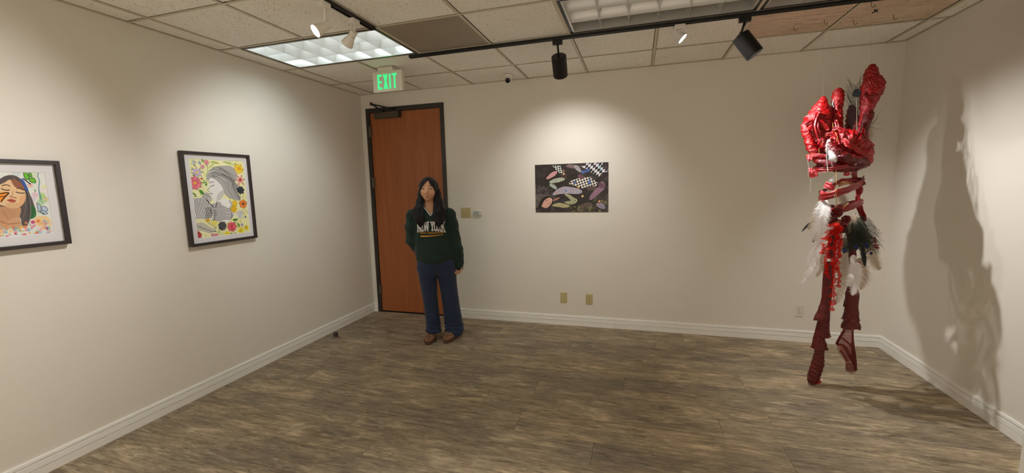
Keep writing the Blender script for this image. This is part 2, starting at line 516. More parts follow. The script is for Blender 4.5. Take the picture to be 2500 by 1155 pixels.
ca.box(0.385 - ox, 0.455 - ox, -0.028, -0.012, 2.395, 2.422)
ca.build('closer_arm', M['black'], dr)

# ------------------------------------------------------------------ louvred ceiling lights
M['louver'] = plain('louver_aluminium', srgb(206, 204, 200), 0.33, 0.55, nscale=3, nstr=0.03)
M['pan'] = plain('reflector_pan', srgb(196, 195, 192), 0.5, nscale=3, nstr=0.03)
M['tube_off'] = plain('lamp_tube_glass', srgb(206, 206, 202), 0.25)
M['tube_on'] = emit('lamp_tube_lit', (0.80, 0.95, 1.0), 7.5)
def troffer(i0, i1, j, label, lit):
    x0, x1, y1, y0 = XG[i0] + 0.008, XG[i1] - 0.008, YG[j] - 0.008, YG[j + 1] + 0.008
    cx, cy = (x0 + x1) / 2, (y0 + y1) / 2
    lx, ly = (x1 - x0) / 2, (y1 - y0) / 2
    t = thing('ceiling_light', label, 'light', (cx, cy, H), group='louvred ceiling lights')
    # black edge trim
    fr = MB()
    e = 0.020
    for b in ((-lx, lx, ly - e, ly), (-lx, lx, -ly, -ly + e), (-lx, -lx + e, -ly + e, ly - e), (lx - e, lx, -ly + e, ly - e)):
        fr.box(*b, 0.001, 0.012)
    fr.build('edge_trim', M['black'], t)
    # white louver rim
    ax, ay = lx - e - 0.002, ly - e - 0.002
    rim = MB(); q = 0.012
    for b in ((-ax, ax, ay - q, ay), (-ax, ax, -ay, -ay + q), (-ax, -ax + q, -ay + q, ay - q), (ax - q, ax, -ay + q, ay - q)):
        rim.box(*b, 0.0, 0.075)
    rim.build('louver_rim', M['louver'], t)
    ix, iy = ax - q, ay - q
    hb = 0.072
    def blade(p0, p1, nrm, name):
        """parabolic vane: thin at the bottom, flaring towards the top"""
        b = MB(); prof = [(0.0010, 0.002), (0.003, 0.014), (0.008, 0.034), (0.017, 0.056), (0.024, hb)]
        p0 = Vector(p0); p1 = Vector(p1); nv = Vector(nrm)
        ring = [(w, z) for w, z in prof] + [(-w, z) for w, z in reversed(prof)]
        n = len(ring)
        vs_ = [p0 + nv * w + Vector((0, 0, z)) for w, z in ring] + [p1 + nv * w + Vector((0, 0, z)) for w, z in ring]
        b.add(vs_, [tuple(range(n)), tuple(range(2 * n - 1, n - 1, -1))] + [(k, (k + 1) % n, n + (k + 1) % n, n + k) for k in range(n)])
        return b.build(name, M['louver'], t, smooth=True, sharp=0.7)
    for k in range(1, 6):
        x = -ix + 2 * ix * k / 6
        blade((x, -iy, 0), (x, iy, 0), (1, 0, 0), 'cross_vane')
    for k in range(1, 3):
        y = -iy + 2 * iy * k / 3
        blade((-ix, y, 0), (ix, y, 0), (0, 1, 0), 'long_vane')
    # curved reflector pan above the three lamps
    pan = MB()
    n = 24; vs_, fs_ = [], []
    for k in range(n + 1):
        y = -ay + 2 * ay * k / n
        f = abs(math.sin(PI * 1.5 * (k / n) * 2))
        z = 0.078 + 0.05 * f
        for x in (-ax, ax): vs_.append((x, y, z))
    for k in range(n): fs_.append((2 * k, 2 * k + 1, 2 * k + 3, 2 * k + 2))
    pan.add(vs_, fs_)
    pan.box(-ax, ax, -ay, ay, 0.13, 0.135)
    pan.box(-ax, -ax + .002, -ay, ay, 0.07, 0.13); pan.box(ax - .002, ax, -ay, ay, 0.07, 0.13)
    pan.box(-ax, ax, -ay, -ay + .002, 0.07, 0.13); pan.box(-ax, ax, ay - .002, ay, 0.07, 0.13)
    pan.build('reflector', M['pan'], t, smooth=False)
    for k in range(3):
        y = -iy + 2 * iy * (k + 0.5) / 3
        MB().lathe([(0.0125, -lx * 0.93), (0.0125, lx * 0.93)], (0, y, 0.095), (1, 0, 0), 12).build('lamp_tube', M['tube_on'] if lit else M['tube_off'], t, smooth=True, sharp=0.7)
    return t
troffer(1, 3, 2, 'bright louvred ceiling light nearest the left wall, above the exit sign', True)
troffer(5, 7, 2, 'unlit grey louvred ceiling light between grey vent panel and the hanging sculpture', False)
troffer(7, 9, 2, 'dark louvred ceiling light cut by the top edge, nearest the right wall', False)

# grey return-air panel in the grid
x0, x1, y1, y0 = XG[3] + .012, XG[4] - .012, YG[2] - .012, YG[3] + .012
vp = thing('vent_panel', 'dull grey scuffed metal vent panel set flat in the ceiling grid', 'vent', ((x0 + x1) / 2, (y0 + y1) / 2, H))
hx, hy = (x1 - x0) / 2, (y1 - y0) / 2
MB().box(-hx, hx, -hy, hy, 0.003, 0.012).build('panel', M['vent'], vp, bevel=0.0012)
fr = MB(); e = 0.006
for b in ((-hx - .006, hx + .006, hy, hy + e), (-hx - .006, hx + .006, -hy - e, -hy), (-hx - e, -hx, -hy, hy), (hx, hx + e, -hy, hy)):
    fr.box(*b, 0.001, 0.01)
fr.build('panel_edge', M['tee'], vp)

# ------------------------------------------------------------------ track lighting
M['lens_on'] = emit('lamp_lens_lit', (1.0, 0.93, 0.80), 9.0)
M['lens_dim'] = emit('lamp_lens_black_head', (1.0, 0.93, 0.80), 3.0)
def rail(label, p0, p1):
    p0 = Vector(p0); p1 = Vector(p1); L = (p1 - p0).length
    t = thing('track_rail', label, 'track', tuple(p0), math.atan2(p1.y - p0.y, p1.x - p0.x), 'black lighting tracks')
    w = 0.0175; hgt = 0.020
    b = MB()
    b.box(0.004, L, -w, w, -0.004, 0.0)
    b.box(0.004, L, -w, -w + 0.010, -hgt, -0.004)
    b.box(0.004, L, w - 0.010, w, -hgt, -0.004)
    b.build('rail_channel', M['black'], t, bevel=0.001)
    MB().box(0.004, L, -w + 0.010, w - 0.010, -0.012, -0.004).build('conductor_slot', M['void'], t)
    MB().box(0.0, 0.012, -w - 0.001, w + 0.001, -hgt - 0.001, 0.0).build('end_cap', M['black'], t, bevel=0.001)
    return t
TZ = H - 0.0015
rail('long black lighting track running along the ceiling parallel to the back wall', (1.300, -1.118, TZ), (5.05, -1.118, TZ))
rail('short black lighting track running towards the back wall beside the bright louvred light', (1.392, -1.752, TZ), (1.392, -4.6, TZ))

def lamp_light(key, t, off):
    L = LAMPS[key]
    ld = bpy.data.lights.new('spot_beam', 'SPOT')
    ld.energy = L['w']; ld.color = L['col']; ld.spot_size = math.radians(L['cone']); ld.spot_blend = L['blend']
    ld.shadow_soft_size = L.get('soft', 0.018)
    lo = bpy.data.objects.new('spot_beam', ld)
    link(lo)
    p = Vector(L['p']); d = (Vector(L['aim']) - p).normalized()
    lo.location = p + d * off
    lo.rotation_euler = d.to_track_quat('-Z', 'Y').to_euler()

def white_spot(key, anchor, label):
    """white adapter, stem and bell head; anchor = (x, y) on the track"""
    L = LAMPS[key]; p = Vector(L['p']); d = (Vector(L['aim']) - p).normalized()
    base = Vector((anchor[0], anchor[1], TZ - 0.020))
    t = thing('track_spotlight', label, 'spotlight', tuple(base), group='track spotlights')
    loc = p - base
    along_y = abs(anchor[0] - 1.392) < 0.01
    a, b = (0.017, 0.034) if along_y else (0.034, 0.017)
    MB().box(-a, a, -b, b, -0.030, 0.0).build('track_adapter', M['white_metal'], t, bevel=0.004)
    sx = Vector((loc.x * 0.6, loc.y * 0.6, 0))
    MB().tube([(0, 0, -0.028), (0, 0, -0.05), tuple(loc - d * 0.012)], [0.008, 0.0075, 0.0075], 10).build('stem', M['white_metal'], t, smooth=True)
    hd = MB()
    prof = [(0.004, -0.048), (0.021, -0.046), (0.0225, -0.040), (0.0225, -0.031), (0.0195, -0.030), (0.0195, -0.026), (0.0225, -0.025),
            (0.0225, -0.016), (0.0195, -0.015), (0.0195, -0.011), (0.0225, -0.010), (0.024, 0.0), (0.026, 0.012), (0.032, 0.028), (0.036, 0.046), (0.037, 0.056), (0.034, 0.056), (0.0335, 0.050)]
    hd.lathe(prof, tuple(loc), tuple(d), 28, cap=True)
    hd.build('head', M['white_metal'], t, smooth=True, sharp=0.8)
    MB().lathe([(0.0325, 0.0507), (0.0322, 0.0522), (0.02, 0.0545), (0.004, 0.0552)], tuple(loc), tuple(d), 24).build('lens', M['lens_on'], t, smooth=True)
    for k in range(4):
        pass
    lamp_light(key, t, 0.062)
    return t

def black_can(key, anchor, label):
    L = LAMPS[key]; p = Vector(L['p']); d = (Vector(L['aim']) - p).normalized()
    base = Vector((anchor[0], anchor[1], TZ - 0.020))
    t = thing('track_spotlight', label, 'spotlight', tuple(base), group='track spotlights')
    loc = p - base
    MB().box(-0.036, 0.036, -0.018, 0.018, -0.034, 0.0).build('track_adapter', M['black'], t, bevel=0.003)
    MB().tube([(0, 0, -0.032), tuple(Vector((loc.x * .5, loc.y * .5, loc.z * .55 - .01))), tuple(loc)], 0.0075, 10).build('stem', M['black'], t, smooth=True)
    q = Vector(loc)
    R = 0.0565
    MB().lathe([(R - 0.004, -0.002), (R, 0.002), (R, 0.158), (R - 0.002, 0.160), (R - 0.006, 0.160), (R - 0.010, 0.130)], tuple(q), tuple(d), 40).build('head', M['black'], t, smooth=True, sharp=0.6)
    MB().lathe([(R - 0.0085, 0.1400), (R - 0.009, 0.1435), (0.01, 0.1445)], tuple(q), tuple(d), 32).build('lens', M['lens_dim'], t, smooth=True)
    lamp_light(key, t, 0.163)
    return t
white_spot('wall_wash_front', (1.392, -2.22), 'white track spotlight with its glowing lens facing out, on the short track')
white_spot('wall_wash_rear', (1.392, -1.955), 'white track spotlight turned away above the bright louvred light')
white_spot('flare', (1.392, -2.78), 'white track spotlight further along the short track, just above the frame')
black_can('print', (2.532, -1.118), 'black cylinder track spotlight aimed at the back wall above the print')
white_spot('sculpture_white', (3.378, -1.118), 'small white track spotlight with lit lens on the long track')
black_can('sculpture_black', (3.777, -1.118), 'tilted black cylinder track spotlight aimed down at the red sculpture')
rail('added black track behind the viewpoint, carrying the fill spotlights', (0.9, -4.75, TZ), (4.5, -4.75, TZ))  # rail and its two heads are added to carry the fill light
white_spot('fill_a', (1.6, -4.75), 'added white fill spotlight behind the viewpoint, nearer the left wall')
white_spot('fill_b', (3.6, -4.75), 'added white fill spotlight behind the viewpoint, nearer the right wall')
# ------------------------------------------------------------------ painter: flat pictures as fine coloured grids
class Canvas:
    """a small raster in sRGB 0..255; points are given in the pixel frame of a photo crop and carried onto the picture plane"""
    def __init__(s, nu, nv, bg, to_uv):
        s.nu, s.nv = nu, nv
        s.img = np.ones((nv, nu, 3)) * np.array(bg, float)
        s.U, s.V = np.meshgrid((np.arange(nu) + .5) / nu, (np.arange(nv) + .5) / nv)
        s.asp = nu / nv
        s.to_uv = to_uv
        s.rng = np.random.RandomState(5)
    def uv(s, pts): return np.array([s.to_uv(*p) for p in pts])
    def X(s): return s.U * s.asp
    def blend(s, a, col):
        a = np.clip(a, 0, 1)[..., None]
        s.img = s.img * (1 - a) + np.array(col, float) * a
    def field(s, fx, fy, seed):
        """smooth value noise 0..1"""
        r = np.random.RandomState(seed)
        out = np.zeros_like(s.U); amp = 1; tot = 0
        for o in range(4):
            nx, ny = int(fx * 2 ** o) + 2, int(fy * 2 ** o) + 2
            g = r.rand(ny + 1, nx + 1)
            x = s.U * (nx - 1); y = s.V * (ny - 1)
            i = x.astype(int); j = y.astype(int); a = x - i; b = y - j
            a = a * a * (3 - 2 * a); b = b * b * (3 - 2 * b)
            out += amp * ((g[j, i] * (1 - a) + g[j, i + 1] * a) * (1 - b) + (g[j + 1, i] * (1 - a) + g[j + 1, i + 1] * a) * b)
            tot += amp; amp *= .5
        return out / tot
    def inside(s, uvp):
        """coverage 0..1 from four samples per cell"""
        return sum(s._inside(uvp, a / s.nu, b / s.nv) for a in (-.25, .25) for b in (-.25, .25)) / 4.0
    def _inside(s, uvp, du=0.0, dv=0.0):
        x, y = s.U + du, s.V + dv
        c = np.zeros(x.shape, bool)
        n = len(uvp)
        for i in range(n):
            x0, y0 = uvp[i]; x1, y1 = uvp[(i + 1) % n]
            if y0 == y1: continue
            m = ((y0 > y) != (y1 > y)) & (x < (x1 - x0) * (y - y0) / (y1 - y0) + x0)
            c ^= m
        return c
    def poly(s, pts, col, a=1.0, tex=0.0, seed=1, smooth=True):
        p = s.uv(pts)
        if smooth and len(p) > 3:
            q = np.vstack([p, p[:1]]); p = spline(q, 8 * len(pts))[:-1]
        m0 = s.inside(p); m = m0.astype(float)
        if tex: m = m * (1 - tex * s.field(14, 14, seed))
        s.blend(m * a, col); return m0
    def line(s, pts, w, col, a=1.0, smooth=True, mask=None):
        p = s.uv(pts)
        if smooth and len(p) > 2: p = spline(p, 6 * len(p))
        x = s.U * s.asp; y = s.V
        d = np.full(x.shape, 9.0)
        for (u0, v0), (u1, v1) in zip(p[:-1], p[1:]):
            ax, ay, bx, by = u0 * s.asp, v0, u1 * s.asp, v1
            L = (bx - ax) ** 2 + (by - ay) ** 2 + 1e-12
            t = np.clip(((x - ax) * (bx - ax) + (y - ay) * (by - ay)) / L, 0, 1)
            d = np.minimum(d, np.hypot(x - ax - t * (bx - ax), y - ay - t * (by - ay)))
        px_ = 1.0 / s.nv
        m = np.clip((w * px_ - d) / px_ + .5, 0, 1)
        if mask is not None: m = m * mask
        s.blend(m * a, col)
    def local(s, c, ref):
        """coordinates around a point, unit = distance to ref"""
        (u, v), (u2, v2) = s.uv([c, ref])
        r = math.hypot((u2 - u) * s.asp, v2 - v)
        return (s.U - u) * s.asp / r, (s.V - v) / r
    def blob(s, c, r, col, a=1.0, sq=1.0):
        X, Y = s.local(c, (c[0] + r, c[1])); Y = Y / sq
        s.blend(np.clip((1 - np.hypot(X, Y)) * 6, 0, 1) * a, col)
    def flower(s, c, r, col, mid, n=6, ruff=0.25, dark=0.72, rings=3, ph=0.0):
        X, Y = s.local(c, (c[0] + r, c[1]))
        R = np.hypot(X, Y); A = np.arctan2(Y, X)
        edge = 1 - ruff * np.abs(np.sin(n * (A + ph) / 2 + .3)) + .22 * (s.field(18, 22, 43) - .5)
        m = np.clip((edge - R) * 8, 0, 1)
        sh = np.clip(0.55 + .35 * np.cos(R * rings * 6.0 + 1.6 * np.sin(n * A + ph)) + .9 * (s.field(26, 30, 47) - .5), 0, 1)
        c_ = np.array(col, float); lo = c_ * dark; hi = np.minimum(255, c_ * 1.08 + 10)
        colr = lo + (hi - lo) * sh[..., None]
        s.img = s.img * (1 - m[..., None]) + colr * m[..., None]
        ol = np.clip(1 - np.abs(edge - R) * 12, 0, 1) * .42 * (s.field(20, 24, 41) > .45)
        s.blend(ol, c_ * .5)
        if mid is not None: s.blend(np.clip((.26 - R) * 9, 0, 1), mid)
    def leaf(s, a, b, w, col):
        """pointed leaf between two crop points"""
        (u0, v0), (u1, v1) = s.uv([a, b])
        x = (s.U - u0) * s.asp; y = s.V - v0; dx = (u1 - u0) * s.asp; dy = v1 - v0
        L2 = dx * dx + dy * dy; t = (x * dx + y * dy) / L2; q = (x * dy - y * dx) / math.sqrt(L2)
        ww = w / s.nv * np.sqrt(np.clip(4 * t * (1 - t), 0, 1))
        s.blend(np.clip((ww - np.abs(q)) * s.nv, 0, 1) * ((t > 0) & (t < 1)), col)
        s.blend(np.clip((.9 / s.nv - np.abs(q)) * s.nv, 0, 1) * ((t > 0) & (t < 1)) * .5, np.array(col) * .55)
    def mesh(s, name, mat, parent, place):
        """place(u, v) -> point in the parent's frame"""
        nu, nv = s.nu, s.nv
        uu = np.arange(nu + 1) / nu; vv = np.arange(nv + 1) / nv
        A, B = np.meshgrid(uu, vv)
        V = place(A.ravel(), B.ravel())
        idx = np.arange((nu + 1) * (nv + 1)).reshape(nv + 1, nu + 1)
        F = np.stack([idx[:-1, :-1], idx[1:, :-1], idx[1:, 1:], idx[:-1, 1:]], -1).reshape(-1, 4)
        me = bpy.data.meshes.new(name)
        me.vertices.add(len(V)); me.vertices.foreach_set('co', V.astype(np.float32).ravel())
        me.loops.add(F.size); me.loops.foreach_set('vertex_index', F.astype(np.int32).ravel())
        me.polygons.add(len(F)); me.polygons.foreach_set('loop_start', np.arange(0, F.size, 4, dtype=np.int32))
        me.update(calc_edges=True)
        at = me.color_attributes.new('picture', 'FLOAT_COLOR', 'CORNER')
        c = np.clip(s.img.reshape(-1, 3) / 255, 0, 1)
        lin = np.where(c <= .04045, c / 12.92, ((c + .055) / 1.055) ** 2.4)
        rgba = np.ones((len(F) * 4, 4), np.float32); rgba[:, :3] = np.repeat(lin, 4, 0)
        at.data.foreach_set('color', rgba.ravel())
        me.materials.append(mat)
        return link(bpy.data.objects.new(name, me), parent)

def m_picture(name, rough, spec):
    t = NT(name).setp(None, rough, spec=spec)
    a = t.n('ShaderNodeVertexColor'); a.layer_name = 'picture'
    t.l(a.outputs['Color'], t.b.inputs['Base Color'])
    return t.m
M['paper'] = m_picture('painted_paper', 0.7, 0.2)
M['photo'] = m_picture('satin_photo_paper', 0.38, 0.4)
M['mat_board'] = plain('mat_board', srgb(222, 220, 222), 0.8, nscale=40, nstr=0.01)
M['frame_black'] = plain('stained_black_frame', srgb(52, 44, 44), 0.42, nscale=30, nstr=0.12)

def framed(label, y0, y1, z0, z1, art, fw, build):
    """frame on the left wall; y0 nearer the viewer; art=(y0,y1,z0,z1)"""
    cy, cz = (y0 + y1) / 2, (z0 + z1) / 2
    t = thing('framed_painting', label, 'picture', (0, cy, cz), group='framed paintings on the left wall')
    hy, hz = (y1 - y0) / 2, (z1 - z0) / 2
    d0, d1 = 0.004, 0.034
    def rail_(pts):
        b = MB()
        n = 4
        vs_ = [(d0, *p) for p in pts] + [(d1, *p) for p in pts]
        b.add(vs_, [(3, 2, 1, 0), (4, 5, 6, 7)] + [(i, (i + 1) % 4, 4 + (i + 1) % 4, 4 + i) for i in range(4)])
        b.build('frame_rail', M['frame_black'], t, bevel=0.0012)
    iy, iz = hy - fw, hz - fw
    rail_([(-hy, hz), (hy, hz), (iy, iz), (-iy, iz)])
    rail_([(-hy, -hz), (-iy, -iz), (iy, -iz), (hy, -hz)])
    rail_([(-hy, -hz), (-hy, hz), (-iy, iz), (-iy, -iz)])
    rail_([(hy, -hz), (iy, -iz), (iy, iz), (hy, hz)])
    MB().box(0.001, 0.014, -iy - .004, iy + .004, -iz - .004, iz + .004).build('backing_board', M['mat_board'], t)
    # window mat with a bevelled opening
    a0, a1, b0, b1 = art[0] - cy, art[1] - cy, art[2] - cz, art[3] - cz
    mb = MB()
    oy, oz = iy + .002, iz + .002
    x = 0.0165; xb = 0.0145; e = 0.002
    O = [(-oy, -oz), (oy, -oz), (oy, oz), (-oy, oz)]; I = [(a0 - e, b0 - e), (a1 + e, b0 - e), (a1 + e, b1 + e), (a0 - e, b1 + e)]; J = [(a0, b0), (a1, b0), (a1, b1), (a0, b1)]
    mb.add([(x, *p) for p in O] + [(x, *p) for p in I] + [(xb, *p) for p in J],
           [(i, (i + 1) % 4, 4 + (i + 1) % 4, 4 + i) for i in range(4)] + [(4 + i, 4 + (i + 1) % 4, 8 + (i + 1) % 4, 8 + i) for i in range(4)])
    mb.build('mat', M['mat_board'], t)
    cv = build(art)
    cv.mesh('painting', M['paper'], t, lambda u, v: np.stack([np.full_like(u, 0.0146), a0 - .003 + u * (a1 - a0 + .006), b1 + .003 - v * (b1 - b0 + .006)], -1))
    return t

def crop_uv_left(art, region, size):
    def f(x, y):
        u = region[0] + x * (region[2] - region[0]) / size[0]; v = region[1] + y * (region[3] - region[1]) / size[1]
        p = px(u, v, 0, 0.015)
        return ((p[1] - art[0]) / (art[1] - art[0]), (art[3] - p[2]) / (art[3] - art[2]))
    return f

def paint_garden(art):
    c = Canvas(236, 306, (240, 234, 176), crop_uv_left(art, (400, 340, 660, 640), (1001, 1155)))
    c.blend(c.field(6, 8, 3) * 1.1 - .25, (246, 243, 220)); c.blend(c.field(7, 9, 4) * 1.3 - .55, (206, 216, 140)); c.blend(c.field(12, 14, 9) * 1.6 - .95, (226, 214, 90))
    rng = np.random.RandomState(3)
    for k in range(150):
        x, y = rng.uniform(200, 800), rng.uniform(170, 950)
        g = [(120, 160, 70), (150, 175, 90), (90, 130, 60), (180, 186, 110), (60, 80, 40)][rng.randint(5)]
        a = rng.uniform(0, 6.28); l = rng.uniform(10, 26)
        c.leaf((x, y), (x + l * math.cos(a), y + l * math.sin(a)), rng.uniform(1.0, 2.6), g)
    for pts in ([(205, 180), (230, 260), (215, 330), (240, 420)], [(240, 560), (270, 640), (280, 740)], [(420, 275), (470, 235)], [(640, 245), (675, 228)], [(700, 600), (790, 690)], [(500, 830), (430, 790), (380, 740)], [(410, 250), (415, 300), (400, 350)]):
        c.line(pts, .8, (90, 110, 60), .8)
    hair = [(425, 300), (480, 262), (560, 252), (630, 256), (668, 296), (692, 360), (668, 400), (704, 440), (690, 500), (722, 545), (704, 577), (640, 560), (580, 525), (545, 470), (520, 430), (450, 410), (402, 384), (410, 335)]
    m = c.poly(hair, (176, 174, 170))
    rng = np.random.RandomState(8)
    base = np.array([(430, 330), (520, 300), (600, 350), (640, 430), (690, 540)], float)
    for k in range(46):
        off = np.array([rng.uniform(-40, 40), rng.uniform(-45, 55)])
        cc = [(70, 70, 70), (110, 108, 106), (222, 220, 216), (140, 138, 136)][rng.randint(4)]
        b2 = base + off + rng.uniform(-9, 9, base.shape)
        c.line([tuple(q) for q in b2[rng.randint(2):rng.randint(3, 6)]], rng.uniform(.4, 1.1), cc, .8, mask=m)
    c.poly([(425, 384), (452, 364), (505, 398), (548, 448), (562, 510), (532, 566), (500, 596), (455, 562), (440, 522), (424, 496), (434, 462), (420, 446), (430, 412)], (234, 232, 228))
    c.poly([(520, 500), (558, 480), (560, 530), (520, 575), (500, 590), (500, 540)], (196, 194, 190), .7)
    c.line([(438, 446), (455, 440), (474, 432)], 1.0, (60, 58, 58)); c.line([(428, 414), (448, 404), (470, 404)], 1.2, (80, 78, 76), .8)
    c.line([(433, 455), (414, 478), (428, 492)], .9, (120, 118, 116)); c.line([(428, 512), (446, 508), (460, 520)], 1.1, (90, 86, 86))
    c.poly([(352, 552), (395, 500), (432, 520), (455, 560), (430, 590), (390, 560)], (190, 188, 184)); c.line([(360, 555), (400, 520), (440, 545)], .7, (90, 90, 88)); c.line([(385, 560), (420, 535)], .6, (110, 108, 106))
    ml = c.poly([(266, 562), (330, 552), (400, 552), (432, 610), (458, 690), (440, 740), (330, 746), (290, 744), (272, 690)], (240, 238, 236))
    mr = c.poly([(440, 600), (500, 590), (560, 556), (636, 590), (664, 690), (640, 740), (590, 782), (520, 770), (448, 748)], (240, 238, 236))
    for k in range(13):
        x = 276 + k * 14
        c.line([(x, 548), (x + 8, 620), (x + 14 + k * 2, 690), (x + 34 + k * 3, 752)], 1.15, (46, 46, 50), .95, mask=ml)
    for k in range(6): c.line([(395, 650 + k * 17), (430, 645 + k * 17), (470, 655 + k * 16)], 1.2, (50, 50, 52), .9, mask=ml)
    for k in range(14):
        c.line([(438, 618 + k * 14), (520, 596 + k * 13), (600, 566 + k * 14), (670, 575 + k * 15)], 1.15, (50, 50, 54), .9, mask=mr * (c.field(3, 3, 12) > .36))
    for k in range(16): c.line([(470 + k * 14, 660), (480 + k * 13, 720), (470 + k * 13, 790)], 1.0, (60, 60, 62), .8, mask=mr * (c.field(3, 3, 12) <= .5))
    c.line([(400, 560), (430, 600), (470, 640)], 1.6, (40, 40, 42)); c.line([(500, 590), (490, 640)], 1.4, (50, 50, 52))
    c.poly([(282, 805), (360, 780), (430, 820), (490, 850), (440, 880), (360, 860), (296, 850)], (186, 184, 178), .8)
    for k in range(12): c.line([(285 + k * 8, 800 + k * 3), (380 + k * 6, 840 + k * 2), (470 + k * 3, 868)], .5, (110, 110, 104), .7)
    F = c.flower
    F((402, 222), 27, (232, 150, 160), None, 3, .2); F((366, 263), 22, (236, 160, 170), None, 3, .2); F((338, 225), 16, (130, 160, 206), (235, 235, 240), 5)
    F((285, 222), 26, (206, 206, 200), None, 5, .3); F((315, 315), 66, (190, 176, 216), (226, 200, 120), 8, .55, .8, 1); F((229, 280), 17, (226, 120, 140), None, 4); F((238, 324), 18, (150, 130, 180), None, 4)
    F((298, 413), 68, (232, 118, 136), (246, 180, 70), 9, .2, .74, 2); F((358, 372), 12, (214, 80, 70), None, 4)
    F((703, 281), 45, (250, 196, 60), (240, 160, 30), 6, .15, .85, 2); F((716, 384), 62, (240, 160, 158), (180, 70, 70), 6, .65, .82, 1)
    F((718, 480), 38, (66, 68, 76), None, 7, .2, .5, 3); F((665, 604), 30, (252, 196, 50), None, 5, .2, .85); F((656, 656), 33, (252, 190, 44), None, 6, .2, .85); F((743, 608), 39, (236, 130, 60), (70, 40, 50), 5, .15, .8, 2)
    F((716, 702), 42, (214, 214, 210), None, 8, .35, .8); F((416, 760), 23, (246, 180, 60), None, 5); F((476, 785), 30, (238, 216, 100), None, 6, .3, .85)
    F((551, 813), 43, (84, 84, 88), None, 7, .12, .55, 3); F((638, 819), 47, (226, 96, 108), (200, 60, 76), 8, .18, .78, 3); F((595, 886), 28, (246, 222, 60), (220, 180, 40), 5, .25, .88); F((724, 856), 34, (244, 218, 50), (190, 140, 30), 6, .3, .86); F((772, 828), 25, (228, 196, 40), (170, 120, 30), 6, .3, .85)
    F((732, 802), 17, (186, 170, 206), None, 5, .4); F((322, 898), 39, (190, 70, 78), None, 6, .1, .6, 3); F((463, 900), 20, (230, 150, 160), None, 3, .2); F((496, 899), 19, (226, 140, 150), None, 3, .2); F((765, 727), 9, (70, 120, 190), None, 4)
    for a, b, w, g in [((336, 478), (380, 520), 7, (80, 146, 56)), ((360, 412), (410, 405), 4, (130, 170, 90)), ((268, 500), (310, 530), 4, (110, 150, 70)), ((395, 440), (408, 415), 4, (90, 140, 60)), ((646, 758), (694, 752), 6, (86, 140, 52)), ((690, 785), (712, 820), 5, (100, 150, 60)),
                       ((262, 640), (295, 680), 5, (150, 180, 100)), ((355, 190), (378, 222), 4, (120, 150, 80)), ((440, 215), (520, 230), 5, (180, 196, 110)), ((560, 215), (640, 235), 5, (184, 200, 116)), ((625, 880), (655, 900), 5, (110, 150, 66)), ((660, 880), (690, 890), 5, (120, 160, 70))]:
        c.leaf(a, b, w, g)
    return c

